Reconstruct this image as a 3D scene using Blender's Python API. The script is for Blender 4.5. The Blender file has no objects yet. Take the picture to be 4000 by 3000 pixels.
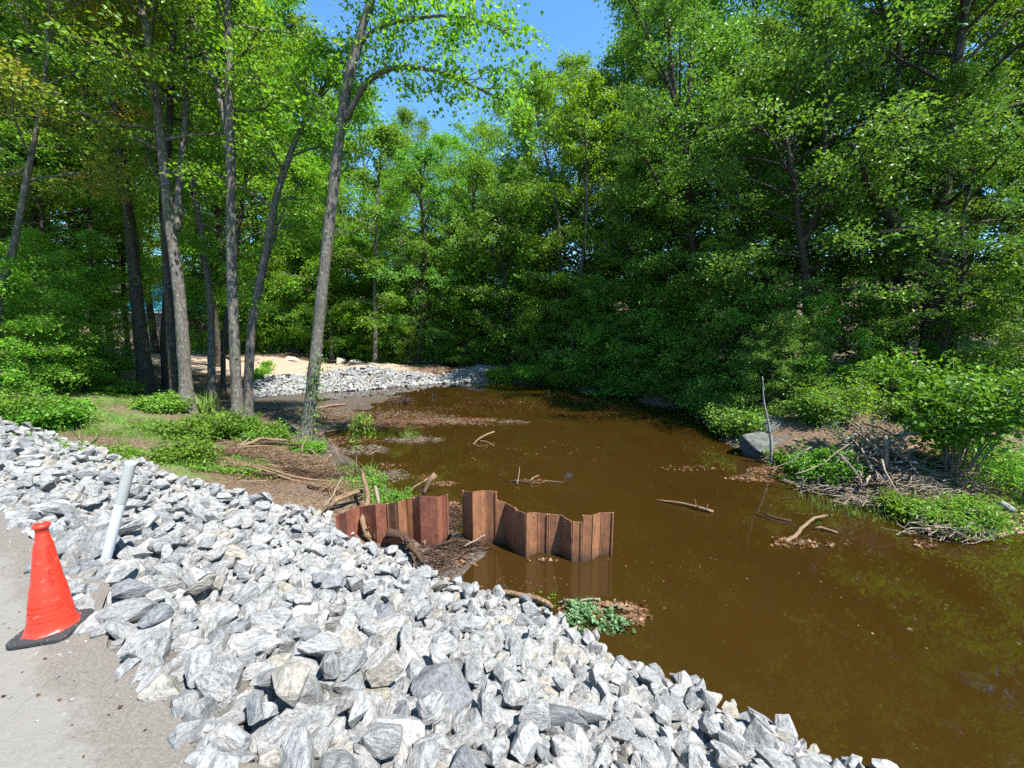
import bpy, bmesh, math, random
import numpy as np
from mathutils import Vector, noise as mnoise

SC = bpy.context.scene
COL = SC.collection
R = math.radians
rng = np.random.default_rng(7)
random.seed(7)

# ------------------------------------------------------------------ camera
H = 3.9                       # eye above the water
F = 1550.0                    # focal length in photo pixels (photo is 4000 wide)
PITCH = math.atan(230 / F)    # horizon sits 230 px above the middle
cam_d = bpy.data.cameras.new('camera')
cam = bpy.data.objects.new('camera', cam_d)
COL.objects.link(cam)
cam.location = (0, 0, H)
cam.rotation_euler = (math.pi / 2 - PITCH, 0, 0)
cam_d.sensor_fit = 'HORIZONTAL'
cam_d.sensor_width = 36
cam_d.lens = 36 * F / 4000
cam_d.clip_end = 1000
cam_d.clip_start = 0.05
SC.camera = cam

# ------------------------------------------------------------------ light
SUN_EL, SUN_AZ = R(60), R(125)          # azimuth measured from +Y towards +X
world = bpy.data.worlds.new('World')
SC.world = world
world.use_nodes = True
wn = world.node_tree
bg = wn.nodes['Background']
sky = wn.nodes.new('ShaderNodeTexSky')
sky.sky_type = 'NISHITA'
sky.sun_disc = False
sky.sun_elevation = SUN_EL
sky.sun_rotation = SUN_AZ
sky.altitude = 0
sky.air_density = 1.0
sky.dust_density = 0.1
sky.ozone_density = 1.5
tint = wn.nodes.new('ShaderNodeMix'); tint.data_type = 'RGBA'; tint.blend_type = 'MULTIPLY'; tint.inputs[0].default_value = 1.0
tint.inputs[7].default_value = (.60, .96, 1.12, 1)
wn.links.new(sky.outputs[0], tint.inputs[6]); wn.links.new(tint.outputs[2], bg.inputs[0])
bg.inputs[1].default_value = 0.105
sun_d = bpy.data.lights.new('sun', 'SUN')
sun = bpy.data.objects.new('sun', sun_d)
COL.objects.link(sun)
sun_d.energy = 5.0
sun_d.angle = R(0.5)
sun_d.color = (1.0, 0.965, 0.90)
sv = Vector((math.sin(SUN_AZ) * math.cos(SUN_EL), math.cos(SUN_AZ) * math.cos(SUN_EL), math.sin(SUN_EL)))
sun.rotation_euler = sv.to_track_quat('Z', 'Y').to_euler()
SC.view_settings.view_transform = 'Standard'
SC.view_settings.look = 'None'
SC.view_settings.gamma = 1
SC.view_settings.exposure = 1.45
SC.cycles.use_denoising = False
SC.cycles.max_bounces = 8
SC.cycles.diffuse_bounces = 5
SC.cycles.glossy_bounces = 3
SC.cycles.transmission_bounces = 4
SC.cycles.caustics_reflective = False
SC.cycles.caustics_refractive = False

# ------------------------------------------------------------------ pixel -> world
CP, SP = math.cos(PITCH), math.sin(PITCH)
def ray(px, py):
    u = (px - 2000) / F; v = (1500 - py) / F
    return np.array([u, CP + v * SP, -SP + v * CP])
def P(px, py, z=0.0):
    d = ray(px, py); t = (z - H) / d[2]
    return np.array([d[0] * t, d[1] * t, z])
def PD(px, py, Y):
    d = ray(px, py); t = Y / d[1]
    return np.array([d[0] * t, Y, H + d[2] * t])
def proj(x, y, z):
    dx, dy, dz = x, y, z - H
    c = dy * CP - dz * SP; v = dy * SP + dz * CP
    c = np.maximum(c, 1e-3)
    return 2000 + F * dx / c, 1500 - F * v / c, c

# ------------------------------------------------------------------ bookkeeping
def tag(o, label=None, cat=None, group=None, kind=None):
    if label: o['label'] = label
    if cat: o['category'] = cat
    if group: o['group'] = group
    if kind: o['kind'] = kind
    return o
def empty(name, loc, label, cat, group=None):
    o = bpy.data.objects.new(name, None); COL.objects.link(o)
    o.location = loc
    o.empty_display_size = 0.2
    return tag(o, label, cat, group)
def link(name, me, mat=None, parent=None, smooth=True):
    if mat is not None: me.materials.append(mat)
    o = bpy.data.objects.new(name, me); COL.objects.link(o)
    if parent is not None: o.parent = parent
    return o
def fast_mesh(name, verts, faces, attrs=None, smooth=False):
    """verts (N,3); faces (M,k) int array; attrs {name:(domain,type,array)}"""
    me = bpy.data.meshes.new(name)
    verts = np.ascontiguousarray(verts, dtype=np.float32)
    if not isinstance(faces, list): faces = [faces]
    loops = np.concatenate([f.ravel() for f in faces]).astype(np.int32)
    tot = np.concatenate([np.full(len(f), f.shape[1]) for f in faces]).astype(np.int32)
    start = np.concatenate([[0], np.cumsum(tot)[:-1]]).astype(np.int32)
    me.vertices.add(len(verts)); me.vertices.foreach_set('co', verts.ravel())
    me.loops.add(len(loops)); me.loops.foreach_set('vertex_index', loops)
    me.polygons.add(len(tot)); me.polygons.foreach_set('loop_start', start)
    try: me.polygons.foreach_set('loop_total', tot)
    except Exception: pass
    me.polygons.foreach_set('use_smooth', np.full(len(tot), smooth))
    for k, (dom, typ, arr) in (attrs or {}).items():
        a = me.attributes.new(k, typ, dom)
        a.data.foreach_set('vector' if typ == 'FLOAT_VECTOR' else 'value', np.ascontiguousarray(arr, dtype=np.float32).ravel())
    me.update(calc_edges=True)
    me.validate()
    return me

# ------------------------------------------------------------------ materials
def mat(name):
    m = bpy.data.materials.new(name); m.use_nodes = True
    nt = m.node_tree
    for n in list(nt.nodes): nt.nodes.remove(n)
    out = nt.nodes.new('ShaderNodeOutputMaterial')
    return m, nt, out
def N(nt, t, **kw):
    n = nt.nodes.new(t)
    for k, v in kw.items():
        if k.startswith('i_'):
            key = k[2:].replace('_', ' ')
            n.inputs[key].default_value = v
        else: setattr(n, k, v)
    return n
def L(nt, a, b): nt.links.new(a, b)
def ramp(nt, src, stops, interp='LINEAR'):
    r = nt.nodes.new('ShaderNodeValToRGB'); r.color_ramp.interpolation = interp
    e = r.color_ramp.elements
    while len(e) > 1: e.remove(e[0])
    e[0].position = stops[0][0]; e[0].color = (*stops[0][1], 1) if len(stops[0][1]) == 3 else stops[0][1]
    for p, c in stops[1:]:
        x = e.new(p); x.color = (*c, 1) if len(c) == 3 else c
    if src is not None: L(nt, src, r.inputs[0])
    return r
def mixc(nt, fac, a, b, mode='MIX'):
    m = nt.nodes.new('ShaderNodeMix'); m.data_type = 'RGBA'; m.blend_type = mode
    for i, v in ((0, fac), (6, a), (7, b)):
        if hasattr(v, 'links'): L(nt, v, m.inputs[i])
        elif isinstance(v, (int, float)): m.inputs[i].default_value = v
        else: m.inputs[i].default_value = (*v, 1)
    return m.outputs[2]
def noise_n(nt, vec, scale, detail=5, rough=0.6, dist=0.0):
    n = N(nt, 'ShaderNodeTexNoise', i_Scale=scale, i_Detail=detail, i_Roughness=rough, i_Distortion=dist)
    if vec is not None: L(nt, vec, n.inputs['Vector'])
    return n.outputs[0]
def mathn(nt, op, a, b=0.5, clamp=False):
    m = nt.nodes.new('ShaderNodeMath'); m.operation = op; m.use_clamp = clamp
    for i, v in ((0, a), (1, b)):
        if hasattr(v, 'links'): L(nt, v, m.inputs[i])
        else: m.inputs[i].default_value = v
    return m.outputs[0]
def attr(nt, name):
    a = nt.nodes.new('ShaderNodeAttribute'); a.attribute_name = name; return a
def pos(nt):
    return nt.nodes.new('ShaderNodeNewGeometry').outputs['Position']
def objco(nt):
    return nt.nodes.new('ShaderNodeTexCoord').outputs['Object']
def bump(nt, hgt, strength, dist):
    b = N(nt, 'ShaderNodeBump', i_Strength=strength, i_Distance=dist); L(nt, hgt, b.inputs['Height'])
    return b.outputs[0]
def principled(nt, out, color, rough=0.8, spec=0.3, normal=None):
    b = nt.nodes.new('ShaderNodeBsdfPrincipled')
    if hasattr(color, 'links'): L(nt, color, b.inputs['Base Color'])
    else: b.inputs['Base Color'].default_value = (*color, 1)
    if hasattr(rough, 'links'): L(nt, rough, b.inputs['Roughness'])
    else: b.inputs['Roughness'].default_value = rough
    b.inputs['Specular IOR Level'].default_value = spec
    if normal is not None: L(nt, normal, b.inputs['Normal'])
    if out is not None: L(nt, b.outputs[0], out.inputs[0])
    return b

def leaf_mat(name, stops, trans=0.45, tcol=(1.25, 1.15, 0.5), gloss=0.32, rough=0.46):
    """stops: colours chosen by a per-leaf random number; clumps and trees shift it"""
    m, nt, out = mat(name)
    lc = attr(nt, 'lc').outputs['Fac']
    r = ramp(nt, lc, stops)
    oi = nt.nodes.new('ShaderNodeObjectInfo')
    hs = nt.nodes.new('ShaderNodeHueSaturation')
    L(nt, mathn(nt, 'MULTIPLY_ADD', oi.outputs['Random'], 0.035), hs.inputs['Hue'])
    hs.inputs['Hue'].links[0].from_node.inputs[2].default_value = 0.485
    v = mathn(nt, 'MULTIPLY_ADD', oi.outputs['Random'], 0.30); v.node.inputs[2].default_value = 0.86
    L(nt, v, hs.inputs['Value'])
    L(nt, r.outputs[0], hs.inputs['Color'])
    b = principled(nt, None, hs.outputs[0], rough, gloss)
    t = nt.nodes.new('ShaderNodeBsdfTranslucent')
    L(nt, mixc(nt, 1.0, hs.outputs[0], tcol, 'MULTIPLY'), t.inputs[0])
    mx = nt.nodes.new('ShaderNodeMixShader'); mx.inputs[0].default_value = trans
    L(nt, b.outputs[0], mx.inputs[1]); L(nt, t.outputs[0], mx.inputs[2]); L(nt, mx.outputs[0], out.inputs[0])
    return m

M = {}
M['leaf_yellow'] = leaf_mat('leaf_yellow_green', [(0, (0.089, 0.201, 0.016)), (.5, (0.153, 0.322, 0.023)), (.85, (0.241, 0.419, 0.036)), (1, (0.354, 0.451, 0.064))], .5)
M['leaf_mid'] = leaf_mat('leaf_mid_green', [(0, (0.081, 0.158, 0.018)), (.5, (0.142, 0.278, 0.026)), (.85, (0.194, 0.380, 0.040)), (1, (0.291, 0.446, 0.057))], .45)
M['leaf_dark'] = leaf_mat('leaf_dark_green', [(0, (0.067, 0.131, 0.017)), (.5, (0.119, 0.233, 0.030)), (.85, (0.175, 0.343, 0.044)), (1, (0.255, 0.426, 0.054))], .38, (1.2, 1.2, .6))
M['leaf_weed'] = leaf_mat('leaf_weed', [(0, (0.062, 0.141, 0.011)), (.5, (0.106, 0.229, 0.018)), (1, (0.176, 0.300, 0.035))], .42)
M['leaf_rust'] = leaf_mat('leaf_rusty', [(0, (0.091, 0.156, 0.016)), (.45, (0.208, 0.260, 0.026)), (.75, (0.260, 0.182, 0.039)), (1, (0.286, 0.117, 0.052))], .45)
M['leaf_pale'] = leaf_mat('leaf_pale', [(0, (0.067, 0.134, 0.050)), (.6, (0.118, 0.218, 0.084)), (1, (0.185, 0.302, 0.134))], .3, gloss=.5)
M['leaf_dry'] = leaf_mat('leaf_dry', [(0, (0.036, 0.018, 0.008)), (.4, (0.114, 0.054, 0.025)), (.75, (0.200, 0.093, 0.043)), (1, (0.257, 0.178, 0.108))], .2, (1, .8, .6), .25)
M['grass'] = leaf_mat('grass_blade', [(0, (0.071, 0.165, 0.018)), (.6, (0.141, 0.259, 0.035)), (1, (0.282, 0.318, 0.106))], .4)

def bark_mat(name, c0, c1, lichen=.3, sc=1.0):
    m, nt, out = mat(name)
    co = objco(nt)
    mp = N(nt, 'ShaderNodeMapping'); mp.inputs['Scale'].default_value = (1, 1, .22); L(nt, co, mp.inputs[0])
    n1 = noise_n(nt, mp.outputs[0], 22 * sc, 8, .7, .6)
    n2 = noise_n(nt, co, 3.0 * sc, 4, .6)
    base = ramp(nt, n1, [(.3, tuple(x * .45 for x in c0)), (.5, c0), (.68, c1)]).outputs[0]
    base = mixc(nt, mathn(nt, 'MULTIPLY', n2, .6), base, tuple(x * .5 for x in c0))
    n3 = noise_n(nt, co, 9 * sc, 6, .65)
    f = ramp(nt, n3, [(.56, (0, 0, 0)), (.62, (lichen, lichen, lichen))]).outputs[0]
    base = mixc(nt, f, base, (.26, .29, .22))
    n4 = noise_n(nt, co, 1.3, 3, .6)
    f2 = ramp(nt, n4, [(.52, (0, 0, 0)), (.7, (lichen, lichen, lichen))]).outputs[0]
    base = mixc(nt, f2, base, (.05, .075, .025))
    principled(nt, out, base, .9, .15, bump(nt, n1, .9, .03))
    return m
M['bark'] = bark_mat('bark_grey', (.135, .117, .098), (.27, .24, .205), .55)
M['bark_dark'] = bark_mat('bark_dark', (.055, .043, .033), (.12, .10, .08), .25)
M['twig'] = bark_mat('twig_pale', (.27, .215, .16), (.46, .385, .30), .0, 2)
M['driftwood'] = bark_mat('driftwood_tan', (.21, .135, .08), (.40, .28, .18), .0, 1.5)
M['deadgrey'] = bark_mat('dead_grey_wood', (.28, .29, .27), (.46, .47, .43), .2, 2)
M['rotten'] = bark_mat('rotten_brown_wood', (.07, .043, .028), (.16, .10, .065), .0, 1.5)

def rock_mat():
    m, nt, out = mat('riprap_gneiss')
    rl = attr(nt, 'rl').outputs['Vector']
    rc = attr(nt, 'rc').outputs['Fac']
    mp = N(nt, 'ShaderNodeMapping'); mp.inputs['Scale'].default_value = (1, 1, 3.2); L(nt, rl, mp.inputs[0])
    band = noise_n(nt, mp.outputs[0], 8, 6, .68, .9)
    grain = noise_n(nt, rl, 42, 4, .75)
    mp2 = N(nt, 'ShaderNodeMapping'); mp2.inputs['Scale'].default_value = (1, 1, 3.4); L(nt, rl, mp2.inputs[0])
    fine = noise_n(nt, mp2.outputs[0], 24, 5, .72, .5)
    tone = ramp(nt, rc, [(0, (.19, .195, .205)), (.09, (.235, .24, .245)), (.12, (.27, .27, .265)), (.45, (.31, .308, .298)), (.90, (.365, .36, .348)), (.93, (.33, .31, .275)), (1, (.34, .31, .255))]).outputs[0]
    dark = mixc(nt, 1.0, tone, (.36, .37, .39), 'MULTIPLY')
    k = mathn(nt, 'ADD', mathn(nt, 'MULTIPLY', band, .5), mathn(nt, 'MULTIPLY', fine, .5))
    f = ramp(nt, k, [(.41, (1, 1, 1)), (.50, (.35, .35, .35)), (.60, (0, 0, 0))]).outputs[0]
    c = mixc(nt, mathn(nt, 'MULTIPLY', f, .85), tone, dark)
    spk = ramp(nt, grain, [(.36, (.50, .50, .52)), (.47, (1, 1, 1)), (.62, (1.0, 1.0, 1.0)), (.70, (1.25, 1.25, 1.25))]).outputs[0]
    c = mixc(nt, .8, c, spk, 'MULTIPLY')
    st = noise_n(nt, rl, 3, 4, .6)
    sf = ramp(nt, st, [(.58, (0, 0, 0)), (.75, (.45, .45, .45))]).outputs[0]
    c = mixc(nt, sf, c, (.26, .225, .175))
    hgt = mathn(nt, 'ADD', mathn(nt, 'MULTIPLY', band, .7), mathn(nt, 'MULTIPLY', fine, .5))
    principled(nt, out, c, .85, .25, bump(nt, hgt, 1.0, .028))
    return m
M['rock'] = rock_mat()
def boulder_mat(name, c0, c1):
    m, nt, out = mat(name)
    co = objco(nt)
    mp = N(nt, 'ShaderNodeMapping'); mp.inputs['Scale'].default_value = (1, 1, 2.5); mp.inputs['Rotation'].default_value = (.3, .4, 0); L(nt, co, mp.inputs[0])
    n = noise_n(nt, mp.outputs[0], 4, 8, .7, .5)
    c = ramp(nt, n, [(.35, c0), (.6, c1)]).outputs[0]
    principled(nt, out, c, .85, .3, bump(nt, n, .8, .05))
    return m
M['boulder'] = boulder_mat('boulder_grey_shaded', (.035, .037, .035), (.105, .11, .10))  # grey darkened so the colour carries the shade on the shore boulders
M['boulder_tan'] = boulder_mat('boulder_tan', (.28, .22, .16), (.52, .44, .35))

# ------------------------------------------------------------------ terrain
# road edge: straight line on the plan; e = distance past it towards the pond, s = distance along it
E0 = P(700, 3000, 2.0); E1 = P(0, 1990, 2.0)
ED = (E1 - E0)[:2]; ED /= np.linalg.norm(ED)
EN = np.array([-ED[1], ED[0]])
if EN[1] < 0: EN = -EN
def es(x, y):
    dx = np.asarray(x, float) - E0[0]; dy = np.asarray(y, float) - E0[1]
    return dx * EN[0] + dy * EN[1], dx * ED[0] + dy * ED[1]
toe_px = [(3300, 3000, 0), (3050, 2850, 0), (2700, 2720, 0), (2450, 2590, 0), (2200, 2430, 0), (2000, 2350, 0), (1700, 2260, .05), (1500, 2160, .15),
          (1340, 2100, .35), (1250, 2020, .5), (1000, 1950, .72), (800, 1910, .85), (400, 1775, 1.1), (200, 1700, 1.25), (0, 1668, 1.4)]
toe = np.array([P(*t) for t in toe_px])
te, ts = es(toe[:, 0], toe[:, 1])
o = np.argsort(ts); ts, te, tz = ts[o], te[o], toe[o, 2]
ts = np.concatenate([[ts[0] - 12], ts, [ts[-1] + 10]]); te = np.concatenate([[te[0] - .3], te, [te[-1]]]); tz = np.concatenate([[0], tz, [tz[-1]]])
def toe_e(s): return np.interp(s, ts, te)
def toe_z(s): return np.interp(s, ts, tz)

ctrl = []
def C(px, py, z): ctrl.append(P(px, py, z))
def CD(px, py, Y): ctrl.append(PD(px, py, Y))
def CW(x, y, z): ctrl.append(np.array([x, y, z]))
for px, py, z in toe_px: C(px, py, z - .06)
for s in (-14, -9, -4, 0, 4, 8, 13, 20, 30):
    p = E0[:2] + ED * s; CW(p[0], p[1], 2.0); q = p - EN * 6; CW(q[0], q[1], 2.0); q = p - EN * 30; CW(q[0], q[1], 2.2)
# pond bottom
for px, py, z in [(2200, 2380, -.15), (2600, 2450, -.5), (3000, 2600, -.6), (3400, 2700, -.6), (3800, 2500, -.6), (2500, 2100, -.6), (3000, 2250, -.6), (3500, 2250, -.4),
                  (2000, 2000, -.35), (2300, 1900, -.6), (2000, 1800, -.4), (2400, 1750, -.6), (2700, 1900, -.5), (1800, 1700, -.25), (2200, 1640, -.5), (2600, 1680, -.6),
                  (2000, 1560, -.4), (2300, 1560, -.3), (1750, 1950, -.25), (1620, 1900, -.15), (1700, 1800, -.22), (1500, 1780, -.12), (3700, 2300, -.3), (3990, 2200, -.3),
                  (1800, 1580, -.2), (2100, 2270, -.12), (2100, 2080, -.35), (2700, 2300, -.6), (2500, 2350, -.4), (3100, 1990, -.3), (1900, 2270, -.06), (2000, 2240, -.07)]:
    C(px, py, z)
for x, y, z in [(8, 2, -.6), (8, 5, -.5), (12, 0, -.5), (14, -6, -.5), (20, -10, -.5)]: CW(x, y, z)
# left shore waterline + mud
for px, py, z in [(1560, 1985, .03), (1480, 1905, .02), (1380, 1830, .02), (1310, 1765, .0), (1260, 1720, .0), (1450, 1990, .35), (1560, 2040, .12), (1350, 1900, .38), (1250, 1820, .3),
                  (1650, 2150, .09), (1740, 2100, .06), (1760, 2200, .07), (1700, 2230, .10), (1850, 2180, .03), (1800, 2110, .02), (1560, 2120, .25), (1900, 2150, .02), (1880, 2240, -.02),
                  (1190, 1715, .22), (1100, 1790, .45), (1000, 1850, .62), (900, 1780, .7), (1100, 1690, .22), (1050, 1720, .42),
                  (1150, 1650, .06), (1050, 1600, .08), (1300, 1640, .02), (1250, 1580, .06), (1450, 1560, .03), (1600, 1545, .01), (1500, 1620, -.02), (1700, 1530, -.03),
                  (1350, 1690, -.03), (1560, 1700, -.03), (1650, 1660, -.03), (1450, 1740, -.06), (1800, 1640, -.03), (1900, 1645, -.03)]:
    C(px, py, z)
# woodland clearing on the left
for px, py, z in [(700, 1800, .92), (900, 1700, .6), (700, 1700, .9), (500, 1720, 1.1), (400, 1650, 1.15), (200, 1620, 1.35), (50, 1580, 1.5), (600, 1600, 1.1), (300, 1550, 1.4),
                  (850, 1600, .55), (960, 1600, .35), (740, 1560, .8)]:
    C(px, py, z)
# far riprap bank and sandy track
for px, py, z in [(1000, 1545, .12), (1150, 1535, .05), (1300, 1525, .03), (1450, 1515, .02), (1600, 1505, 0), (1700, 1500, 0), (1790, 1494, 0), (1950, 1492, 0)]: C(px, py, z)
for px, py, Y in [(1000, 1478, 24.5), (1100, 1462, 25), (1300, 1449, 26), (1450, 1441, 26.5), (1530, 1448, 27), (1620, 1462, 27.3), (1720, 1475, 27.8)]: CD(px, py, Y)
for px, py, Y in [(900, 1425, 28), (1100, 1424, 28.5), (1300, 1424, 29), (1450, 1425, 29.5), (700, 1412, 29), (620, 1392, 33), (900, 1396, 33), (1100, 1398, 33), (1300, 1400, 33.5), (1200, 1385, 37), (1600, 1440, 33), (1750, 1452, 33)]: CD(px, py, Y)
# far and right shore
for px, py, z in [(2000, 1494, .0), (2100, 1500, 0), (2250, 1512, 0), (2400, 1530, 0), (2600, 1560, 0), (2750, 1605, 0), (2850, 1680, 0), (2900, 1760, 0), (3060, 1812, 0), (3180, 1870, 0),
                  (3300, 1925, 0), (3450, 1990, 0), (3600, 2050, 0), (3720, 2100, 0), (3850, 2115, 0), (3950, 2080, 0), (4050, 2010, 0), (4400, 1980, 0), (5000, 2100, 0), (6200, 2400, 0),
                  (2050, 1475, .35), (2300, 1490, .5), (2600, 1520, .6), (2800, 1560, .7), (2950, 1640, .6), (3050, 1750, .35),
                  (3300, 1850, .35), (3450, 1900, .35), (3600, 1930, .4), (3800, 2000, .35), (3950, 1980, .3), (3400, 1750, .6), (3700, 1800, .65), (3950, 1850, .6), (3100, 1650, .8), (4300, 1850, .6)]:
    C(px, py, z)
for px, py, Y in [(100, 1330, 45), (0, 1400, 24), (300, 1420, 24), (560, 1296, 50), (1200, 1380, 44), (1600, 1420, 42), (2000, 1425, 40), (2500, 1400, 40), (3000, 1380, 35), (3400, 1345, 38), (3700, 1342, 40), (4000, 1380, 25),
                  (4600, 1450, 20), (3600, 1500, 16), (4000, 1560, 14)]: CD(px, py, Y)
for px, Y in ((1700, 31), (1850, 31.5), (2000, 30.5), (2150, 29.5), (2300, 28), (1850, 35), (2100, 33), (2450, 26)):
    q = PD(px, 1440, Y); CW(q[0], Y, .9 + (Y - 28) * .05)
for a in np.linspace(-1.5, 1.5, 9):
    CW(75 * math.sin(a), 75 * math.cos(a), 6); CW(110 * math.sin(a), 110 * math.cos(a), 13); CW(320 * math.sin(a), 320 * math.cos(a), 30)
CW(60, -40, 1.5); CW(-60, -40, 2.5); CW(0, -120, 2.5); CW(0, -330, 3); CW(-330, -100, 4); CW(330, -100, 4)
ctrl = np.array(ctrl)
_n = len(ctrl)
_A = np.linalg.norm(ctrl[:, None, :2] - ctrl[None, :, :2], axis=2) - np.eye(_n) * .02
_P = np.concatenate([np.ones((_n, 1)), ctrl[:, :2]], 1)
_M = np.block([[_A, _P], [_P.T, np.zeros((3, 3))]])
_w = np.linalg.solve(_M, np.concatenate([ctrl[:, 2], np.zeros(3)]))
_waves = [(rng.uniform(.5, 1.5) * f, rng.uniform(0, 6.28), rng.uniform(0, 6.28)) for f in (.5, .8, 1.3, 2.1, 3.2, 4.5, 6.5, 9) for _ in range(3)]
def wav(x, y):
    z = 0
    for f, a, p in _waves: z = z + np.sin((x * math.cos(a) + y * math.sin(a)) * f + p) / (f ** .7)
    return z
MOUND = PD(1865, 1440, 28.6)
def hgt(x, y, rough=True):
    x = np.asarray(x, float); y = np.asarray(y, float); shp = np.broadcast(x, y).shape
    x = np.broadcast_to(x, shp).ravel(); y = np.broadcast_to(y, shp).ravel()
    z = np.empty(len(x))
    for i in range(0, len(x), 20000):
        xs, ys = x[i:i + 20000], y[i:i + 20000]
        d = np.hypot(xs[:, None] - ctrl[None, :, 0], ys[:, None] - ctrl[None, :, 1])
        z[i:i + 20000] = d @ _w[:_n] + _w[_n] + _w[_n + 1] * xs + _w[_n + 2] * ys
    if rough:
        dist = np.hypot(x, y)
        z = z + .012 * wav(x, y) * np.clip(z * 3 + .5, .6, 1.6) * np.clip(dist / 20, .8, 3)
    # gravel mound
    dm = np.hypot((x - MOUND[0]) / 2.1, (y - MOUND[1]) / 1.7)
    z = np.maximum(z, (MOUND[2] + .04) * np.clip(1.08 - dm, 0, 1) ** .8 - .05)
    e, s = es(x, y)
    E = toe_e(s)
    t = np.clip(e / E, 0, 1)
    zt = toe_z(s) - .06
    bank = 2.0 + (zt - 2.0) * (t ** 1.12)
    k = np.clip((e - E) / .35, 0, 1)
    z = np.where(e < 0, 2.0, np.where(e < E, bank, zt * (1 - k) + z * k))
    return z.reshape(shp)

def grid_axis(lo, hi, flo, fhi, fine, grow=1.18):
    a = list(np.arange(flo, fhi + 1e-6, fine)); d = fine; v = a[0]; left = []
    while v > lo: d *= grow; v -= d; left.append(v)
    d = fine; v = a[-1]; right = []
    while v < hi: d *= grow; v += d; right.append(v)
    return np.array(left[::-1] + a + right)
gx = grid_axis(-420, 420, -16, 13, .16); gy = grid_axis(-420, 420, 0, 32, .17)
GX, GY = np.meshgrid(gx, gy)
GZ = hgt(GX, GY)
nx, ny = len(gx), len(gy)
idx = np.arange(nx * ny).reshape(ny, nx)
faces = np.stack([idx[:-1, :-1], idx[:-1, 1:], idx[1:, 1:], idx[1:, :-1]], -1).reshape(-1, 4)
V = np.stack([GX.ravel(), GY.ravel(), GZ.ravel()], 1)
def blobs(lst):
    m = np.zeros(len(V))
    for px, py, z, rx, ry in lst:
        c = P(px, py, z); d = np.hypot((V[:, 0] - c[0]) / rx, (V[:, 1] - c[1]) / ry)
        m = np.maximum(m, np.clip(1.6 - d * 1.2, 0, 1))
    return m
sand = np.zeros(len(V))
for px, py, Y, rx, ry in [(1050, 1422, 29, 7, 3), (1350, 1428, 29, 5, 2.6), (800, 1415, 30, 6, 4), (640, 1385, 35, 4, 6), (1450, 1434, 28.6, 2.5, 1.6), (950, 1445, 26.5, 5, 2.2)]:
    c = PD(px, py, Y); d = np.hypot((V[:, 0] - c[0]) / rx, (V[:, 1] - c[1]) / ry)
    sand = np.maximum(sand, np.clip(1.8 - d * 1.4, 0, 1))
green = blobs([(750, 1700, .9, 2.2, 1.0), (300, 1640, 1.2, 3, 1.2), (550, 1790, 1.0, 1.6, .7), (900, 1700, .6, 1.5, .8), (150, 1640, 1.3, 4, 1), (700, 1830, .95, 1.1, .4), (1500, 1930, .2, .7, .5), (3500, 1880, .4, 2, .8),
               (380, 1560, 1.3, 2, 1.0)])
dry = blobs([(3600, 1880, .4, 2.6, 1.8), (3900, 1900, .5, 2, 2), (3300, 1900, .1, 1.4, .8), (3000, 1830, .0, 1.4, .5)])
_e, _s = es(V[:, 0], V[:, 1]); under = ((_e > -.1) & (_e < toe_e(_s) + .05)).astype(float)
me = fast_mesh('ground', V, faces, {'under': ('POINT', 'FLOAT', under), 'sand': ('POINT', 'FLOAT', sand), 'green': ('POINT', 'FLOAT', green), 'dry': ('POINT', 'FLOAT', dry)}, True)
m, nt, out = mat('ground_soil')
p = pos(nt)
n1 = noise_n(nt, p, 2.2, 8, .7); n2 = noise_n(nt, p, 14, 6, .7); n3 = noise_n(nt, p, .6, 5, .6); n5 = noise_n(nt, p, 55, 4, .7)
litter = ramp(nt, n2, [(.33, (0.0369, 0.0230, 0.0131)), (.5, (0.1066, 0.0681, 0.0410)), (.64, (0.1968, 0.1353, 0.0861))]).outputs[0]
sep = nt.nodes.new('ShaderNodeSeparateXYZ'); L(nt, p, sep.inputs[0])
mud = ramp(nt, n2, [(.3, (0.0315, 0.0234, 0.0180)), (.5, (0.0765, 0.0585, 0.0450)), (.68, (0.1530, 0.1260, 0.1035))]).outputs[0]
zw = mathn(nt, 'ADD', sep.outputs[2], mathn(nt, 'MULTIPLY', mathn(nt, 'SUBTRACT', n1, .5), .35))
mudf = ramp(nt, zw, [(.10, (1, 1, 1)), (.26, (0, 0, 0))]).outputs[0]
c = mixc(nt, mudf, litter, mud)
gcol = ramp(nt, n5, [(.35, (.03, .08, .012)), (.6, (.11, .20, .03))]).outputs[0]
gf = mathn(nt, 'MULTIPLY', attr(nt, 'green').outputs['Fac'], ramp(nt, n1, [(.40, (0, 0, 0)), (.56, (1, 1, 1))]).outputs[0])
c = mixc(nt, gf, c, gcol)
dcol = ramp(nt, n5, [(.35, (.12, .07, .04)), (.52, (.34, .21, .13)), (.68, (.52, .40, .28))]).outputs[0]
c = mixc(nt, mathn(nt, 'MULTIPLY', attr(nt, 'dry').outputs['Fac'], .85), c, dcol)
scol = ramp(nt, n2, [(.3, (.23, .168, .118)), (.55, (.32, .243, .178)), (.7, (.39, .31, .235))]).outputs[0]
sfac = ramp(nt, mathn(nt, 'ADD', attr(nt, 'sand').outputs['Fac'], mathn(nt, 'MULTIPLY', mathn(nt, 'SUBTRACT', n1, .5), .8)), [(.45, (0, 0, 0)), (.6, (1, 1, 1))]).outputs[0]
c = mixc(nt, sfac, c, scol)
c = mixc(nt, attr(nt, 'under').outputs['Fac'], c, ramp(nt, n5, [(.35, (0.0700, 0.0630, 0.0546)), (.6, (0.1610, 0.1470, 0.1295))]).outputs[0])
rg = ramp(nt, zw, [(.03, (.35, .35, .35)), (.14, (.9, .9, .9))]).outputs[0]
principled(nt, out, c, rg, .4, bump(nt, mathn(nt, 'ADD', n2, mathn(nt, 'MULTIPLY', n5, .6)), .8, .04))
tag(link('ground', me, m), kind='structure')

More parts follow.
